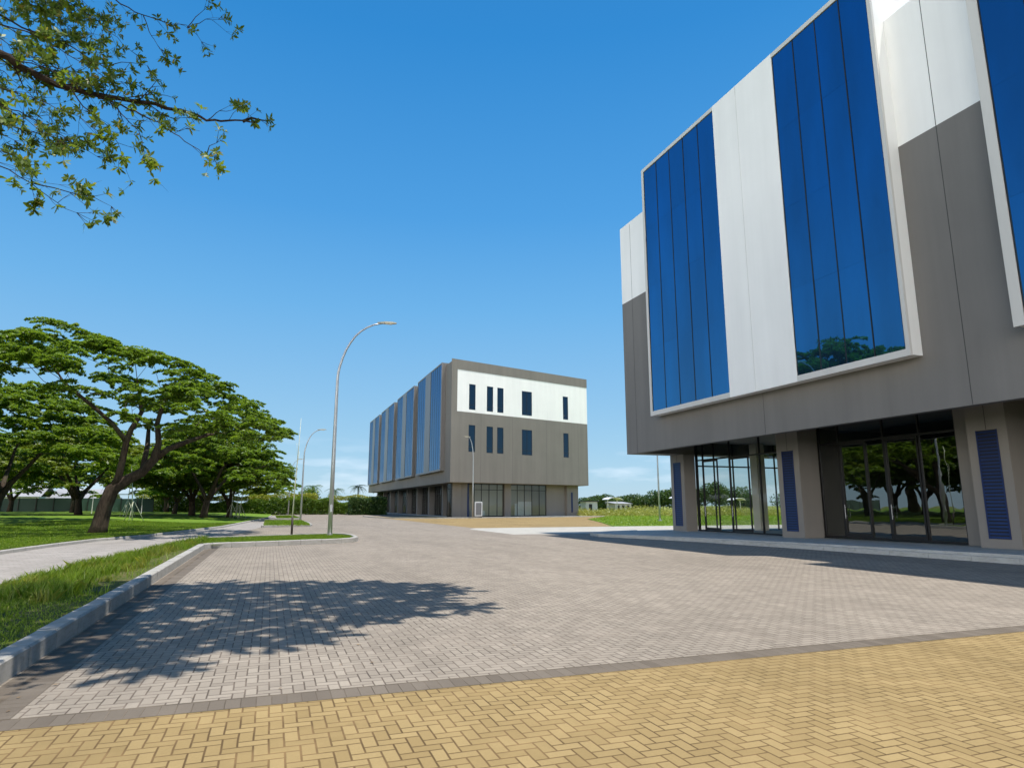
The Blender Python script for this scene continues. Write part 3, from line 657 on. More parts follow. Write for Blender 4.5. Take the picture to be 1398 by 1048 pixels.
P2 = proto_tree('rain_tree', (-6.6, 77, lawnz(-6.6, 77)), 22, 10.6, 8.2, .5, 'rain tree with a thick low-forked trunk nearest the path in the right-hand cluster', nl=330, low=.36, lower=.55)
P3 = proto_tree('rain_tree', (-19.6, 84, lawnz(-19.6, 84)), 23, 10.2, 8.4, -.3, 'pale yellow-green rain tree between the dark left tree and the large leaning trunk', nl=330, lm='leafb', low=.40, lower=.5)
def place(proto, x, y, s, rz, label):
    c = copy_tree(proto); c.location = (x, y, lawnz(x, y) if x < fark(min(y, 111)) else 0); c.scale = (s, s, s*random.uniform(.95, 1.05)); c.rotation_euler = (0, 0, rz); c['label'] = label; return c
place(P3, -8.6, 86, .98, 1.0, 'rain tree directly left of the thick-trunked one in the right-hand cluster')
place(P2, -4.6, 88, .92, 2.2, 'rightmost rain tree of the cluster beside the lawn edge')
place(P1, -12.2, 100, .85, .7, 'far rain tree with a slender trunk seen left of the right-hand cluster')
place(P2, -15.5, 118, .95, 4.0, 'distant small rain tree deep behind the right-hand cluster')
place(P3, -10.5, 124, .9, 5.2, 'distant rain tree behind the right-hand cluster, nearest the hedge')
place(P1, -30, 92, .9, 3.1, 'rain tree behind the dark left one, half hidden by its crown')
place(P2, -25.5, 106, .9, 1.2, 'small far rain tree in front of the dark green fence')
place(P3, -37, 120, 1.0, 2.7, 'distant rain tree by the far end of the dark green fence')
# park trees left of the view: they shade the lawn and show in the glass of the near building
place(P1, -22, 36, 1.0, 2.0, 'rain tree left of the photo nearest the tallest one, seen only as a reflection')
place(P2, -21, 18, 1.15, .4, 'second rain tree left of the photo, seen only as a reflection in the shopfront')
place(P3, -34, 48, 1.05, 1.8, 'rain tree far left on the lawn, seen only as a reflection')
place(P1, -33, 24, 1.1, 5.0, 'rain tree far left near the road, seen only as a reflection')

o_ = place(P1, -26.5, 48.5, 1.0, 2.6, 'tallest park tree left of the photo, its top reflected low in the blue glass'); o_.scale = (.95, .95, 1.52)

o_ = place(P2, -47, 76, 1.0, 1.9, 'very tall old tree far left of the photo, reflected low in the blue glass'); o_.scale = (2.0, 2.0, 2.6)
for x, y, s_, rz, p_, lab in ((-38, 58, 1.15, .5, P1, 'park tree far left behind the lamp side, reflected in the right shopfront'), (-36, 70, 1.2, 2.5, P3, 'pale park tree far left, reflected in the right shopfront'), (-47, 60, 1.3, 4.4, P2, 'thick-trunked park tree far left, reflected in the right shopfront'), (-31, 62, 1.0, 3.6, P2, 'low-forked park tree left of the dark edge tree, reflected in the shopfront'), (-46, 40, 1.3, 1.3, P1, 'dark park tree farthest left, reflected at the right of the shopfront')):
    place(p_, x, y, s_, rz, lab)
# ------------------------------------------------------------------ the near tree overhead
T = thing('overhanging_tree', (-7.6, 3.4, lawnz(-8.8, 3.4)-.1), 'near tree reaching in from the upper left with thin leafy branches', 'tree')
rg = np.random.default_rng(31)
SH = [(-6.5, 9), (-6, 14), (-3, 14.0), (-1.9, 15.4), (-.17, 15.2), (2, 14.4), (3.4, 13.3), (3.7, 12.2), (2.6, 11.2), (3.3, 10.4), (1.6, 9.9), (.83, 9.2), (.3, 8.3), (-.5, 8.6), (-1.0, 7.6), (-1.85, 8.3), (-2.4, 7.8), (-4, 8)]
def inpoly(x, y, Q):
    ins = False; n = len(Q)
    for i in range(n):
        x0, y0 = Q[i]; x1, y1 = Q[(i+1) % n]
        if (y0 > y) != (y1 > y) and x < (x1-x0)*(y-y0)/(y1-y0)+x0: ins = not ins
    return ins
r = random.Random(5); pads = []
for _ in range(4000):
    x, y = r.uniform(-6.5, 3.8), r.uniform(7, 15.6)
    if not inpoly(x, y, SH): continue
    if any((x-p[5])**2+(y-p[6])**2 < .25 for p in pads): continue
    z = 10.2+max(0, y-7.5)*.72+r.uniform(0, .9); pads.append((x+K*z, y-MM*z, z, r.uniform(.5, .8), .3, x, y))
for i in range(60): a = r.uniform(0, 6.28); q = r.uniform(1, 6.5); pads.append((-8+math.cos(a)*q, 1.5+math.sin(a)*q*.8, r.uniform(10, 15)-q*.3, r.uniform(.7, 1.1), .4, 0, 0))
tr = [(-1, [(-7.6, 3.4, 0, .5), (-7.55, 3.4, 1.5, .42), (-7.4, 3.4, 3.4, .38), (-7.1, 3.6, 5.0, .34), (-6.4, 3.6, 7.2, .28), (-5.0, 3.4, 9.2, .24), (-3.2, 3.6, 10.8, .18)]),
      (3, [(-8.0, 3.0, 7.0, .25), (-8.4, 2.6, 9.0, .2)])]
sk = grow(tr, [(p[0], p[1], p[2]-.12) for p in pads], rg, .8, .015)
m = MB(); skeleton_mesh(m, *sk, sides=8)
TW = [
   [(-2.95, 6.6, 5.84), (-2.64, 6.71, 5.76), (-2.38, 6.82, 5.68), (-2.23, 6.93, 5.67), (-2.01, 7.04, 5.72), (-1.58, 7.16, 5.79), (-1.2, 7.27, 5.85), (-0.94, 7.38, 5.85), (-0.59, 7.49, 5.99), (-0.44, 7.6, 6.06)] ,
   [(-0.94, 7.4, 5.86), (-0.83, 7.47, 6.04), (-0.7, 7.53, 6.13), (-0.62, 7.6, 6.23)] ,
   [(-0.59, 7.6, 6.05), (-0.49, 7.6, 6.12), (-0.33, 7.6, 6.1)] ,
   [(-2.66, 6.2, 5.14), (-2.42, 6.24, 5.14), (-2.18, 6.28, 5.12), (-2.01, 6.32, 5.09), (-1.84, 6.36, 5.06), (-1.69, 6.4, 4.96)] ,
   [(-1.95, 7.0, 5.68), (-1.78, 6.93, 5.61), (-1.59, 6.87, 5.53), (-1.28, 6.8, 5.38), (-0.98, 6.73, 5.17), (-0.75, 6.67, 5.01), (-0.69, 6.6, 4.92)] ,
   [(-0.82, 6.7, 5.07), (-0.8, 6.7, 5.18), (-0.69, 6.7, 5.28)] ,
   [(-1.28, 6.8, 5.38), (-1.12, 6.85, 5.36), (-1.02, 6.9, 5.48)] ,
   [(-2.28, 7.5, 7.37), (-2.04, 7.58, 7.23), (-1.75, 7.67, 7.17), (-1.47, 7.75, 7.23), (-1.31, 7.83, 7.28), (-1.2, 7.92, 7.26), (-1.12, 8.0, 7.17)] ,
   [(-1.32, 7.9, 7.33), (-1.24, 7.93, 7.5), (-1.12, 7.97, 7.72), (-1.09, 8.0, 7.84)] ,
   [(-1.32, 7.9, 7.33), (-1.14, 7.95, 7.51), (-0.92, 8.0, 7.64)] ,
   [(-1.75, 7.7, 7.2), (-1.68, 7.67, 7.01), (-1.52, 7.63, 6.76), (-1.47, 7.6, 6.64)] ,
   [(-2.56, 6.0, 4.49), (-2.27, 6.06, 4.35), (-2.07, 6.12, 4.26), (-1.87, 6.18, 4.14), (-1.74, 6.24, 4.1), (-1.66, 6.3, 4.01)] ,
   [(-2.06, 6.1, 4.26), (-1.9, 6.18, 4.26), (-1.64, 6.25, 4.27), (-1.51, 6.32, 4.23), (-1.54, 6.4, 4.16)] ,
   [(-2.65, 6.1, 4.96), (-2.35, 6.12, 4.91), (-2.17, 6.15, 4.83), (-2.02, 6.18, 4.75), (-1.85, 6.2, 4.67)] ,
   [(-1.85, 7.0, 5.67), (-1.69, 6.87, 5.49), (-1.45, 6.73, 5.22), (-1.32, 6.6, 4.86)] ,
   [(-2.09, 6.8, 5.59), (-1.9, 6.72, 5.35), (-1.71, 6.65, 5.19), (-1.58, 6.58, 4.98), (-1.49, 6.5, 4.79)] ,
   [(-3.3, 7.3, 6.61), (-2.96, 7.37, 6.61), (-2.77, 7.43, 6.55), (-2.36, 7.5, 6.49), (-2.04, 7.57, 6.37), (-1.89, 7.63, 6.34), (-1.59, 7.7, 6.25)] ,
   [(-2.02, 7.5, 6.33), (-1.87, 7.53, 6.45), (-1.63, 7.57, 6.49), (-1.58, 7.6, 6.43)] ,
   [(-3.08, 7.6, 7.02), (-2.76, 7.65, 6.98), (-2.55, 7.7, 6.85), (-2.37, 7.75, 6.7), (-2.17, 7.8, 6.72)] ,
   [(-2.7, 7.6, 7.23), (-2.42, 7.62, 7.08), (-2.11, 7.65, 6.93), (-1.9, 7.68, 6.77), (-1.74, 7.7, 6.66)] ,
   [(-2.54, 6.8, 5.64), (-2.35, 6.88, 5.82), (-2.06, 6.95, 5.86), (-1.82, 7.02, 5.87), (-1.64, 7.1, 5.94)] ,
   [(-3.0, 6.9, 6.26), (-2.63, 6.97, 5.97), (-2.41, 7.03, 5.98), (-2.24, 7.1, 5.96)] ,
   [(-2.53, 6.0, 4.63), (-2.29, 6.03, 4.63), (-2.2, 6.07, 4.6), (-2.11, 6.1, 4.61)] ,
   [(-2.5, 6.0, 4.44), (-2.27, 6.03, 4.47), (-2.15, 6.07, 4.45), (-2.05, 6.1, 4.35)] ,
   [(-3.49, 7.8, 7.15), (-3.05, 7.87, 7.2), (-2.77, 7.93, 7.01), (-2.53, 8.0, 6.99)] ,
   [(-1.6, 7.3, 5.87), (-1.53, 7.33, 5.81), (-1.36, 7.37, 5.79), (-1.1, 7.4, 5.86)] ,
   [(-2.57, 8.0, 7.71), (-2.44, 8.03, 7.38), (-2.38, 8.07, 7.08), (-2.3, 8.1, 6.98)] ,
]
rr = random.Random(9)
for k_ in range(16):     # more leafy side branches deeper in the crown
    y0 = rr.uniform(6.4, 8.2); z0_ = rr.uniform(5.4, 7.0)*(y0/7.2)**.5; x0 = -2.9*y0/7-.1; L_ = rr.uniform(.5, 1.15); dz_ = rr.uniform(-.35, .05)
    TW.append([(x0+L_*t_, y0+.25*t_, z0_+dz_*t_*t_+rr.uniform(-.03, .03)) for t_ in (0, .25, .5, .75, 1)])
def rosette(p, d, n, L):
    """a whorl of narrow obovate leaves round the shoot tip"""
    d = Vector(d).normalized(); a = d.orthogonal().normalized(); b = d.cross(a); V = []
    for i in range(n):
        t = 2.4*i+rr.uniform(-.3, .3); o_ = a*math.cos(t)+b*math.sin(t); w = (d*rr.uniform(.1, .75)+o_+Vector((0, 0, rr.uniform(-.35, .15)))).normalized()
        s = w.cross(d).normalized(); l = L*rr.uniform(.65, 1.2); wd = l*.2
        n_ = s.cross(w); P = Vector(p)-d*rr.uniform(0, L*.5)
        V += [P, P+w*l*.55+s*wd+n_*l*.05, P+w*l*.95+s*wd*.35, P+w*l, P+w*l*.95-s*wd*.35, P+w*l*.55-s*wd+n_*l*.05]
    return V
LV = []
def shoot(p, d, L, rad, depth):
    n = max(2, int(L/.09)); pts = [Vector(p)]; v = Vector(d).normalized(); q = Vector(p)
    for i in range(n):
        v = (v+Vector((rr.gauss(0, .13), rr.gauss(0, .13), rr.gauss(.02, .12)))).normalized(); q = q+v*(L/n); pts.append(q.copy())
        if depth > 0 and rr.random() < .5:
            side = (v+Vector((rr.gauss(0, .7), rr.gauss(0, .7), rr.gauss(0, .6)))).normalized(); shoot(q, side, L*rr.uniform(.3, .55), rad*.6, depth-1)
        elif rr.random() < .16: LV.extend(rosette(q, (v+Vector((0, 0, .5))), rr.randint(3, 5), rr.uniform(.042, .06)))
    m.tube([tuple(x) for x in pts], [rad*(1-.6*i/n) for i in range(n+1)], 5)
    if rr.random() < .92: LV.extend(rosette(q, v, rr.randint(7, 12), rr.uniform(.05, .08)))
for bi, pl in enumerate(TW):
    P = [Vector(p) for p in pl]; L = sum((b-a).length for a, b in zip(P, P[1:]))
    r0 = {0: .042, 2: .02}.get(bi, max(.006, min(.018, L*.007)))
    n = len(P); ref = []; 
    for a, b in zip(P, P[1:]):
        k = max(1, int((b-a).length/.07))
        for i in range(k): ref.append(a.lerp(b, i/k)+Vector((rr.gauss(0, .006), rr.gauss(0, .01), rr.gauss(0, .006))))
    ref.append(P[-1]); N_ = len(ref)
    rad = [r0*(1-.82*(i/(N_-1))**.8) for i in range(N_)]
    if P[0].x < -2.55 or bi == 0:   # enters from outside the frame: carry the limb back to the trunk
        t0 = Vector((-7.0, 4.2, 5.2)) if bi == 0 else Vector((-4.6, 5.4, P[0].z+.1)); ref = [t0, t0.lerp(P[0], .5)+Vector((0, 0, .25))]+ref; rad = [r0*2.6, r0*1.7]+rad
    m.tube([tuple(p) for p in ref], rad, 7)
    lft = 1.0
    for i in range(3, len(ref)-1):
        q = ref[i]; dens = .42 if q.x > -1.3 else (.72 if q.x > -2.0 else .95)
        if q.x < -3.6 or rr.random() > dens: continue
        v = (ref[i+1]-ref[i-1]).normalized(); side = (v*.8+Vector((rr.gauss(0, .6), rr.gauss(0, .9), rr.gauss(.08, .5)))).normalized()
        shoot(q, side, rr.uniform(.10, .38), max(.0025, rad[i]*.3), (2 if q.x < -2.0 else 1) if rr.random() < .65 else 0)
    v = (ref[-1]-ref[-3]).normalized(); LV.extend(rosette(ref[-1], v, 9, .085)); 
    for k in range(2): shoot(ref[-2], (v+Vector((rr.gauss(0, .5), rr.gauss(0, .5), rr.gauss(0, .5)))), .15, .003, 0)
m.build('trunk', M['barkn'], T, smooth=True)
V = np.array([tuple(v) for v in LV]); npmesh('leafy_shoots', V, 6, M['leafn'], T)
C = np.concatenate([pad_points(p[:3], p[3], p[4], int(1150*p[3]**2), rg) for p in pads])
npmesh('crown', leaves(C, .16, rg, .5, .5), 4, M['leafn'], T)

# ------------------------------------------------------------------ street lamps and poles
def lamp(x, y, H, reach, label, direction=1, rz=0, s=1.0, base=True):
    t = thing('street_lamp', (x, y, 0), label, 'street lamp', 'curved steel street lamps')
    z0 = .1; zb = H*.745
    pts = [(0, 0, z0), (0, 0, H*.35)]+[(px_*reach/2.65, 0, pz_*H/11.32) for px_, pz_ in ((0, 8.0), (.02, 8.35), (.08, 8.7), (.20, 9.15), (.36, 9.6), (.56, 10.0), (.80, 10.38), (1.08, 10.68), (1.4, 10.92), (1.75, 11.1), (2.2, 11.22))]
    c, s_ = math.cos(rz), math.sin(rz)
    W_ = lambda p: (x+direction*p[0]*c, y+p[0]*s_, p[2])
    rad = [.105*s, .088*s, .064*s]+[(.061-.0028*k)*s for k in range(10)]
    m = MB(); m.tube([W_(p) for p in pts], rad, 12); m.build('pole', M['steel'], t, smooth=True)
    e_ = pts[-1]; ex, ez = e_[0], e_[2]
    m = MB(); hw = .1*s*1.1
    prof = [(-.25, .035, .03), (-.05, .055, .05), (.1, hw, .06), (.45, hw*1.05, .055), (.62, hw*.7, .035), (.68, hw*.3, .015)]
    for k, (dx_, w_, h_) in enumerate(prof):
        z = ez+.02+dx_*.06
        for a_, b_ in ((-w_, -h_*.5), (w_, -h_*.5), (w_*.8, h_), (-w_*.8, h_)):
            px = ex+dx_*s; m.v.append((x+direction*px*c-a_*s_, y+px*s_+a_*c, z+b_*s))
        if k:
            b0 = (k-1)*4
            for j in range(4): j2 = (j+1) % 4; m.f.append((b0+j, b0+j2, b0+4+j2, b0+4+j))
    m.f.append((3, 2, 1, 0)); b0 = len(prof)*4-4; m.f.append((b0, b0+1, b0+2, b0+3)); ho = m.build('lamp_head', M['head'], t, smooth=False)
    m = MB(); q = [W_((ex+d_, 0, ez-.015)) for d_ in (.12*s, .45*s)]; m.box(min(q[0][0], q[1][0]), max(q[0][0], q[1][0]), y-.07*s, y+.07*s, ez-.02*s, ez+.005); m.build('lens', M['lens'], ho)
    if base:
        m = MB(); m.box(x-.17, x+.17, y-.17, y+.17, .08, .165)
        for a_ in (-.12, .12):
            for b_ in (-.12, .12): m.tube([(x+a_, y+b_, .165), (x+a_, y+b_, .22)], .018, 6)
        m.build('base_plate', M['steel'], t)
        m = MB(); m.box(x-.05, x+.05, y-.115, y-.085, 1.3, 1.65); m.build('access_hatch', M['steel'], t)
    return t
lamp(2.85, 33.98, 11.32, 2.65, 'tall street lamp at the tip of the near grass island, its arm curving right', s=1.12)
lamp(2.95, 70.2, 9.45, 1.7, 'second street lamp down the row, standing on the small island beyond the nearest lamp', base=False)
lamp(2.95, 119, 9.6, 1.5, 'farthest street lamp of the row, just in front of the hedge', base=False)
lamp(24.7, 82.2, 10.6, .8, 'short-armed street lamp in front of the far building, its arm pointing left', direction=-1, base=False)
lamp(-5.0, 98, 7.0, 1.1, 'low thin street lamp among the trees at the lawn edge', base=False)
lamp(37.2, 57.9, 10.3, 1.4, 'street lamp on the grass in the gap between the two buildings', base=True)
# sapling in the near island, tied at the foot
S1 = thing('sapling', (1.08, 34.6, .13), 'thin leafless sapling with a dark wrapped foot on the near grass island', 'young tree')
m = MB(); m.tube([(1.07, 34.6, 1.0), (1.1, 34.6, 2.6), (1.16, 34.62, 4.2), (1.2, 34.62, 6.0)], [.035, .03, .02, .008], 6); m.tube([(1.13, 34.6, 3.4), (1.22, 34.65, 4.3)], .008, 4); m.tube([(1.14, 34.6, 3.9), (1.06, 34.55, 4.7)], .007, 4); m.build('trunk', M['bamboo'], S1, smooth=True)
m = MB(); m.tube([(1.08, 34.6, .1), (1.075, 34.6, 1.05)], [.055, .05], 8); m.build('wrapping', M['wood'], S1, smooth=True)
def staked(x, y, h, lean, label, leafy=False, st=3):
    z = lawnz(x, y) if x < fark(y) else .12
    t = thing('staked_sapling', (x, y, z), label, 'young tree', 'young trees held by bamboo stakes')
    m = MB(); m.tube([(x, y, z-.1), (x+lean*.4, y, z+h*.5), (x+lean, y, z+h)], [.05, .042, .022], 6); m.build('trunk', M['bamboo'], t, smooth=True)
    for k in range(st):
        a = k*2.1+.4; m = MB(); m.tube([(x+math.cos(a)*.9, y+math.sin(a)*.9, z-.1), (x+lean*.12, y, z+1.7)], .028, 5); m.build('stake', M['bamboo'], t, smooth=True)
    if leafy:
        g = np.random.default_rng(int(abs(x*10))); C = g.normal(size=(160, 3))*np.array((.35, .35, .5))+np.array((x+lean, y, z+h)); npmesh('crown', leaves(C, .2, g, .3), 4, M['leafb'], t)
    return t
staked(-3.35, 83.6, 6.4, .55, 'tall pale bamboo-like sapling leaning right at the lawn edge, held by stakes')
staked(-4.35, 86, 4.2, .05, 'short staked sapling with a leafy top left of the tall pale one', True)
staked(-3.9, 90, 3.9, .0, 'small staked sapling with a few leaves directly behind the tall pale one', True)
staked(-10.6, 62, 4.6, -.5, 'staked sapling with crossing poles right behind the large leaning trunk', False, 4)
staked(-13.6, 76, 4.4, .15, 'slender staked sapling between the large trunk and the right-hand cluster', True)

# ------------------------------------------------------------------ background
HD = thing('hedge', (3, 122, 0), 'long clipped bamboo hedge closing the road behind the lamps, with paler tops', 'hedge')
g = np.random.default_rng(2)
def band(x0, y0, x1, y1, h, wdt, n, zlo=0.0, wav=.3):
    t = g.random(n); w = (g.random(n)-.5)*wdt; L = math.hypot(x1-x0, y1-y0); z = zlo+(h-zlo)*g.random(n)**.8*(1+wav*np.sin(t*L*.31)*.5+wav*np.sin(t*L*1.3+1)*.4)
    return np.stack([x0+(x1-x0)*t-(y1-y0)/L*w, y0+(y1-y0)*t+(x1-x0)/L*w, z], 1)
C = np.concatenate([band(-22, 131, 0, 127, 2.6, 3, 26000), band(0, 127, 19, 125, 2.7, 3, 26000)])
npmesh('foliage', leaves(C, .34, g, .1, .4), 4, M['hedge'], HD)
C = np.concatenate([band(-22, 131, 8, 126, 3.6, 2.4, 9000, 2.4, .5), band(10, 126, 19, 125.5, 3.3, 2, 1800, 2.5, .5)])
npmesh('yellow_tops', leaves(C, .32, g, .1, .4), 4, M['hedgey'], HD)
H2 = thing('hedge', (15, 118, 0), 'dark dense hedge block right beside the far building', 'hedge')
C = band(13, 119, 19.5, 119, 2.9, 3.4, 15000, 0, .1); npmesh('foliage', leaves(C, .3, g, .2, .5), 4, M['bush'], H2)
def palm(x, y, h, label, z=0):
    t = thing('palm_tree', (x, y, z), label, 'palm tree', 'palms behind the hedge'); m = MB(); m.tube([(x, y, z-.1), (x+.1, y, z+h*.5), (x+.05, y, z+h)], [.2, .15, .12], 7); m.build('trunk', M['bark'], t, smooth=True)
    V = []; rr_ = random.Random(int(x*7))
    for k in range(22):
        a = k*2.4; up = rr_.uniform(-.25, .9); L = rr_.uniform(2.0, 2.7); p = Vector((x+.05, y, z+h)); d = Vector((math.cos(a), math.sin(a), up)).normalized(); prev = p
        sd = d.cross(Vector((0, 0, 1))).normalized()
        for i in range(9):
            q = prev+d*L/9; d = (d+Vector((0, 0, -.17))).normalized(); w_ = .42*math.sin(math.pi*(i+1.2)/10.5)
            for s_ in (-1, 1):
                tip = prev+sd*s_*w_+d*.22+Vector((0, 0, -.16)); V += [prev, prev.lerp(q, .55), tip]
            prev = q
    npmesh('fronds', np.array([tuple(v) for v in V]), 3, M['bush'], t); return t
pl = palm(8.5, 150, 5.6, 'palm behind the hedge just left of the nearest street lamp')
for i, (x, y, h, lab) in enumerate([(13.4, 152, 5.0, 'low palm behind the hedge right beside the nearest lamp pole'), (18.2, 150, 5.8, 'tallest palm behind the hedge, between the nearest lamp and the far building'), (24.0, 152, 4.9, 'palm behind the hedge at the very edge of the far building')]):
    palm(x, y, h, lab)
def bush(x, y, R, h, label, n=2600, lm='bush', grp=None, leaf=.4, name='bush', cat='bush', z0=0, nl=7):
    t = thing(name, (x, y, z0), label, cat, grp); gg = np.random.default_rng(int(abs(x)*13+y)); C = []
    for k in range(nl):
        a = gg.random()*6.28; q = R*.7*math.sqrt(gg.random()); c = np.array((x+math.cos(a)*q, y+math.sin(a)*q*.7, z0+h*gg.uniform(.4, .72))); v = rnd_dirs(gg, n//nl); v *= gg.random((len(v), 1))**.33
        C.append(c+v*np.array((R*.45, R*.45, h*.36)))
    C = np.concatenate(C); C = C[C[:, 2] > z0+.02]; npmesh('foliage', leaves(C, leaf, gg, .25), 4, M[lm], t)
    if name == 'tree' or h > 3:
        m = MB(); m.tube([(x, y, z0-.1), (x+.1, y, z0+h*.3), (x, y, z0+h*.6)], [.16, .13, .06], 6)
        for k in range(4): a = k*1.6; m.tube([(x+.08, y, z0+h*.28), (x+math.cos(a)*R*.4, y+math.sin(a)*R*.4, z0+h*.6)], [.08, .03], 5)
        m.build('trunk', M['bark'], t, smooth=True)
    return t
bush(6.2, 140, 3.2, 5.2, 'round pale bush rising over the hedge behind the second lamp', lm='hedge', name='tree', cat='tree')
bush(-1.5, 138, 2.2, 5.6, 'small round tree over the hedge left of the farthest lamp', lm='hedgey', name='tree', cat='tree')
labs = ['low dark tree at the left end of the far tree line, beside the white hut', 'wide dark tree second along the far tree line', 'dark tree behind the arched white canopy', 'olive tree in the middle of the far tree line', 'tall tree right of the middle in the far tree line', 'tallest round tree of the far tree line, left of the lamp pole', 'dark tree directly behind the lamp pole', 'small tree right of the lamp pole, nearest the glass building']
for i, (x, y, R, h) in enumerate([(85, 164, 5, 4.3), (92, 166, 6, 4.0), (99.5, 165, 6, 4.4), (104, 160, 5, 5.2), (110, 160, 5.5, 6.6), (119, 158, 5.5, 7.4), (127, 160, 6, 6.8), (136, 162, 5, 4.6)]):
    bush(x, y, R*1.15, h*1.1, labs[i], n=5200, grp='far line of trees across the field', leaf=.55, name='tree', cat='tree')
for x, lab in ((150, 'left one of two trees seen only through the left shopfront glass'), (166, 'right one of two trees seen only through the left shopfront glass')):
    bush(x, 162, 8, 6.5, lab, n=2600, grp='far line of trees across the field', leaf=.6, name='tree', cat='tree')
# tall yellow-green field vegetation
def stuff(name, C, leaf, mat, label, cat, flat=0, asp=.3):
    o = npmesh(name, leaves(C, leaf, g, flat, asp), 4, M[mat]); return tag(o, label, cat, None, 'stuff')
n = 60000; t = g.random(n); x = 44+t*110; y = 90-(x-46)*.25+g.random(n)**1.5*38; hgt = 1.5*(.6+.4*np.sin(x*.35)*np.sin(y*.21)+.2*np.sin(x*1.7)); z = g.random(n)*np.clip(hgt, .35, 2)
stuff('tall_grass', np.stack([x, y, z], 1), .34, 'tall', 'tall yellow-green grass and weeds filling the field between the two buildings', 'grass')
n = 80000; x = 26+g.random(n)*60; y = 45+g.random(n)**1.2*48; bx = np.interp(y, [46, 57, 72, 88, 100], [25.4, 30.2, 36.2, 47.3, 56])
k = (x > bx+.1) & (y > 46.2-(x-25)*.07); x, y = x[k], y[k]; z = .01+g.random(len(x))*.1
poly('verge', [(25.5, 46.2), (60, 43.7), (140, 30), (140, 104), (60, 104), (47.3, 88), (36.2, 72), (30.2, 57)], .009, M['lawn'])
stuff('verge_grass', np.stack([x, y, z], 1), .16, 'blade', 'short bright grass verge between the concrete apron and the tall field grass', 'grass')
hb = thing('white_hut', (76, 150, 0), 'small white hut with a dark roof far off beside the far building', 'hut')
m = MB(); m.box(74.3, 77.6, 149, 152, 0, 2.6); m.build('wall', M['wallw'], hb); m = MB(); m.box(74.0, 77.9, 148.6, 152.3, 2.602, 2.85); m.build('roof', M['dark'], hb); m = MB(); m.box(75.2, 76.1, 148.96, 148.998, .1, 2.0); m.build('door', M['dark'], hb)
def canopy(x, y, w, h, label):
    t = thing('field_canopy', (x, y, 0), label, 'canopy', 'white arched canopies in the field'); m = MB()
    for sx_ in (-w*.3, w*.3): m = MB(); m.tube([(x+sx_, y, 0), (x+sx_, y, h-.35)], .09, 6); m.build('post', M['board'], t)
    m = MB(); N = 10
    for i in range(N):
        a0, a1 = math.pi*(.12+.76*i/N), math.pi*(.12+.76*(i+1)/N)
        p = [(x-math.cos(a)*w/2, h-.6+math.sin(a)*.75) for a in (a0, a1)]
        m.hexa([(p[0][0], y-1.4), (p[1][0], y-1.4), (p[1][0], y+1.4), (p[0][0], y+1.4)], [p[0][1], p[1][1]]*1+[p[1][1], p[0][1]], [p[0][1]+.08, p[1][1]+.08, p[1][1]+.08, p[0][1]+.08])
    m.build('roof', M['board'], t, smooth=False); return t
canopy(66.5, 121, 3.6, 3.1, 'white arched canopy at the left of the field beside the far building')
canopy(90.5, 132, 4.6, 3.6, 'white arched canopy in the middle of the field, left of the lamp pole')
canopy(105, 130, 3.6, 3.2, 'white arched canopy right of the lamp pole')
wh = thing('white_house', (73, 128, 0), 'low white building with dark openings behind the left arched canopy', 'house')
m = MB(); m.box(71, 75, 128, 132, 0, 2.0); m.build('wall', M['wallw'], wh)
for k in range(3): m = MB(); m.box(71.5+k*1.2, 72.1+k*1.2, 127.96, 127.998, .7, 1.7); m.build('window', M['dark'], wh)
m = MB(); m.hexa([(70.8, 127.6), (75.2, 127.6), (75.2, 132.3), (70.8, 132.3)], [2.0]*4, [2.06, 2.06, 2.5, 2.5]); m.build('roof', M['roofg'], wh)
# left: dark green fence, houses behind, pale wall
fn = thing('boundary_fence', (-45, 118, 0), 'dark green sheet fence along the far side of the park', 'fence')
m = MB(); r = random.Random(3)
for i in range(34): x = -100+i*2.4; m.box(x, x+2.37, 128-i*.1, 128.06-i*.1, .2, 2.75+r.uniform(-.03, .03))
m.build('panel', M['darkgreen'], fn)
for i in range(35): x = -100+i*2.4-.015; m = MB(); m.box(x-.05, x+.05, 127.9-i*.1, 127.99-i*.1, 0, 2.9); m.build('post', M['dark'], fn)
def house(x, y, w, d, h, rise, label, mat='wallw'):
    t = thing('house', (x, y, 0), label, 'house', 'low houses behind the green fence'); m = MB(); m.box(x-w/2, x+w/2, y, y+d, 0, h); m.build('wall', M[mat], t)
    m = MB(); q = [(x-w/2-.4, y-.5), (x+w/2+.4, y-.5), (x+w/2+.4, y+d/2), (x-w/2-.4, y+d/2)]; m.hexa(q, [h-.1, h-.1, h+rise, h+rise], [h, h, h+rise+.12, h+rise+.12])
    q = [(x-w/2-.4, y+d/2+.001), (x+w/2+.4, y+d/2+.001), (x+w/2+.4, y+d+.5), (x-w/2-.4, y+d+.5)]; m.hexa(q, [h+rise, h+rise, h-.1, h-.1], [h+rise+.12, h+rise+.12, h, h]); m.build('roof', M['roofg'], t)
    
    for q in (-.3, .15): m = MB(); m.box(x+w*q, x+w*(q+.15), y-.04, y-.002, 1, 2.2); m.build('window', M['dark'], t)
    return t
house(-62, 136, 15, 10, 3.3, 2.2, 'pale house with the widest grey roof above the left part of the green fence')
house(-44, 138, 11, 9, 3.2, 1.9, 'pale house with a grey roof between two trunks above the green fence')
house(-33, 142, 9, 8, 3.0, 1.6, 'small pale house at the right end of the green fence')
wl = thing('boundary_wall', (-15, 150, 0), 'long pale pinkish wall at the back of the park, seen under the trees', 'wall')
m = MB()
for i in range(24): x = -34+i*1.9; m.box(x, x+1.88, 150, 150.2, 0, 2.0)
m.build('wall', M['pink'], wl)
for i in range(9): x = -34+i*5.7; m = MB(); m.box(x-.15, x+.15, 149.9, 149.998, 0, 2.15); m.build('pier', M['pink'], wl)
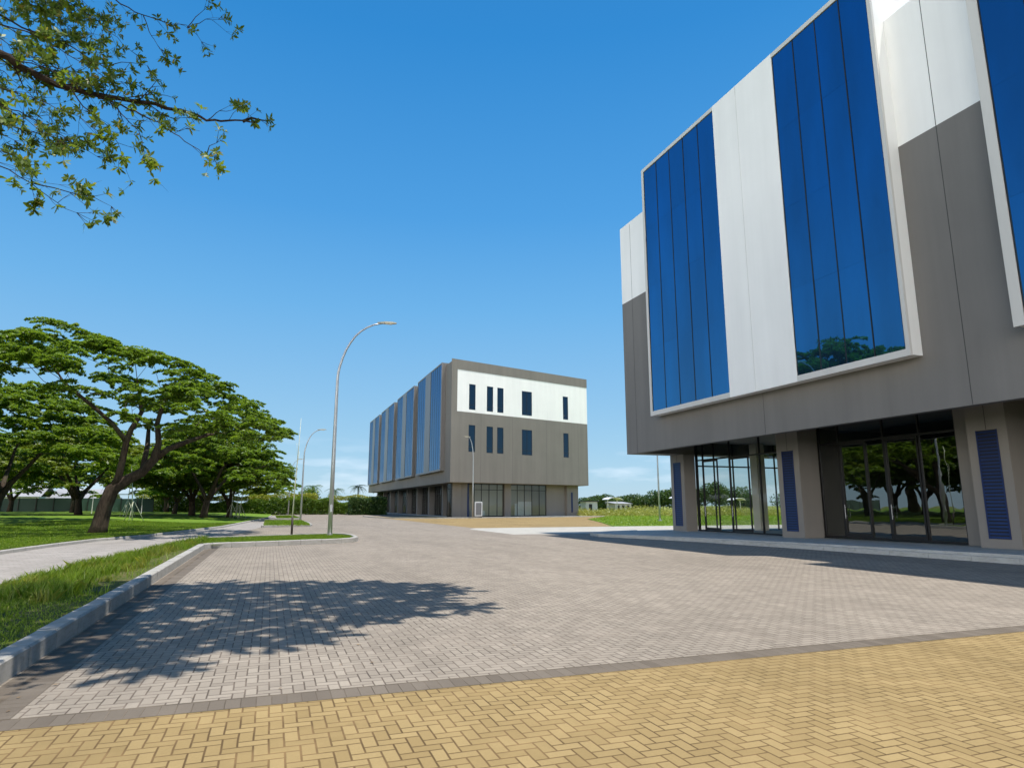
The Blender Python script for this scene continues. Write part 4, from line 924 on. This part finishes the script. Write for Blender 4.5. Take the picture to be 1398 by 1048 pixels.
gf = thing('goal_frame', (-19, 96, lawnz(-19, 96)), 'thin white goal-like frame standing on the far lawn', 'frame')
z = lawnz(-19, 96); m = MB(); m.tube([(-21, 96, z), (-21, 96, z+2.4), (-15.5, 96, z+2.4), (-15.5, 96, z)], .06, 6); m.build('frame', M['board'], gf)
# notice box outside the far building
nb = thing('utility_cabinet', (25.6, 82.6, 0), 'white upright cabinet beside the lamp in front of the far building', 'cabinet')
m = MB(); m.box(25.1, 26.1, 82.5, 82.8, .25, 2.1); m.build('body', M['board'], nb, bevel=.02); m = MB(); m.box(25.22, 25.98, 82.48, 82.498, .4, 1.98); m.build('door', M['strip'], nb)
for q in (25.15, 25.97): m = MB(); m.box(q, q+.08, 82.55, 82.7, 0, .249); m.build('leg', M['dark'], nb)

# ------------------------------------------------------------------ grass blades
def blades(name, X, Y, Z, H, w, mat, label, rng_):
    n = len(X); a = rng_.random(n)*6.283; ln = rng_.normal(size=(n, 2))*.35; c, s_ = np.cos(a)*w*.5, np.sin(a)*w*.5
    B0 = np.stack([X-c, Y-s_, Z], 1); B1 = np.stack([X+c, Y+s_, Z], 1)
    mx_ = X+ln[:, 0]*H*.3; my_ = Y+ln[:, 1]*H*.3; M0 = np.stack([mx_-c*.8, my_-s_*.8, Z+H*.6], 1); M1 = np.stack([mx_+c*.8, my_+s_*.8, Z+H*.6], 1)
    T_ = np.stack([X+ln[:, 0]*H, Y+ln[:, 1]*H, Z+H], 1)
    V = np.stack([B0, B1, M1, T_, M0], 1).reshape(-1, 3); o = npmesh(name, V, 5, M[mat]); return tag(o, label, 'grass', None, 'stuff')
g = np.random.default_rng(8)
def isz(x, y):
    xl = np.where(y < 12, -5.3, -5.3+(y-12)*.094); t = (x-xl)/(-2.39-xl); return .03+.115*np.clip(t*1.6, 0, 1)
n = 150000; Y = 4+g.random(n)**1.25*27.5; X = -5.3+g.random(n)*2.88
k = np.array([x_ > (-5.2 if y_ < 12 else -5.2+(y_-12)*.094) for x_, y_ in zip(X, Y)]); X, Y = X[k], Y[k]
patch = np.sin(X*2.1+Y*.7)*np.sin(Y*1.3-X)+g.normal(size=len(X))*.5
bare = (X > -2.75-.45*np.abs(np.sin(Y*.9))) & (Y > 13) & (Y < 24) & (g.random(len(X)) < .93); X, Y, patch = X[~bare], Y[~bare], patch[~bare]
H = .035+.04*g.random(len(X)); tallm = (Y > 12.5) & (patch > .35); H = np.where(tallm, .08+.2*g.random(len(X))**1.5, H); H = np.where(X < -4.6, H*.7, H)
kk = (g.random(len(X)) < np.clip(.62+patch*.35, .25, 1)); X, Y, H = X[kk], Y[kk], H[kk]
blades('island_grass', X, Y, isz(X, Y), H, .012, 'blade', 'rough grass and weeds growing in the near kerbed island', g)
n = 60000; X = -3.2+g.random(n)*7; Y = 27.6+g.random(n)*7.8
def inI(x_, y_): return inpoly(x_, y_, [(-3.2, 31.4), (-2.1, 27.6), (-1.2, 28.2), (2.9, 29.9), (3.7, 31.3), (3.75, 33.2), (3.15, 35.05), (2.8, 35.2), (-2.5, 32.85)])
k = np.array([inI(a, b) for a, b in zip(X, Y)]); X, Y = X[k], Y[k]
blades('island_turf', X, Y, np.full(len(X), .12), .04+.07*g.random(len(X)), .014, 'blade', 'short turf on the tip of the near island round the lamp', g)
n = 150000; Y = 22+g.random(n)**1.1*40; dd = g.random(n)**1.6*14+.18; X = np.array([fark(y_) for y_ in Y])-dd
Z = np.array([lawnz(a, b) for a, b in zip(X, Y)])
blades('lawn_grass', X, Y, Z-.005, (.04+.06*g.random(n)), .03, 'blade', 'mown grass of the park lawn beside the path', g)
n = 7000; X = np.concatenate([-.4+g.random(n)*3.4, .8+g.random(n)*2.6]); Y = np.concatenate([53+g.random(n)*17, 83+g.random(n)*20])
blades('traffic_island_grass', X, Y, np.full(2*n, .12), .06+.1*g.random(2*n), .03, 'blade', 'grass on the small kerbed islands beyond the first lamp', g)

g = np.random.default_rng(77); XX, YY, HH = [], [], []
for i in range(70):
    y = g.uniform(11.5, 28.5); xl = -5.2 if y < 12 else -5.2+(y-12)*.094; x = g.uniform(xl+.1, -2.55); k = int(g.integers(30, 80)); rr_ = g.uniform(.06, .16)
    XX.append(x+g.normal(size=k)*rr_); YY.append(y+g.normal(size=k)*rr_); HH.append(g.uniform(.10, .26)*(.5+.6*g.random(k)))
XX, YY, HH = map(np.concatenate, (XX, YY, HH)); k = (XX < -2.45); XX, YY, HH = XX[k], YY[k], HH[k]
blades('weed_tufts', XX, YY, isz(XX, YY), HH, .017, 'weed', 'scattered taller yellowish weeds sticking up in the near kerbed island', g)
n = 270; X = np.concatenate([g.uniform(-5, -2.5, 160), g.uniform(-2.15, 4.5, 110)]); Y = np.concatenate([g.uniform(7, 26, 160), g.uniform(6.3, 17, 110)]); Z = np.where(X < -2.4, .215, .012)
o = npmesh('fallen_leaves', leaves(np.stack([X, Y, Z], 1), .045, g, .93, .5), 4, M['litter']); tag(o, 'small dry leaves fallen on the paving and grass under the near tree', 'leaves', None, 'stuff')
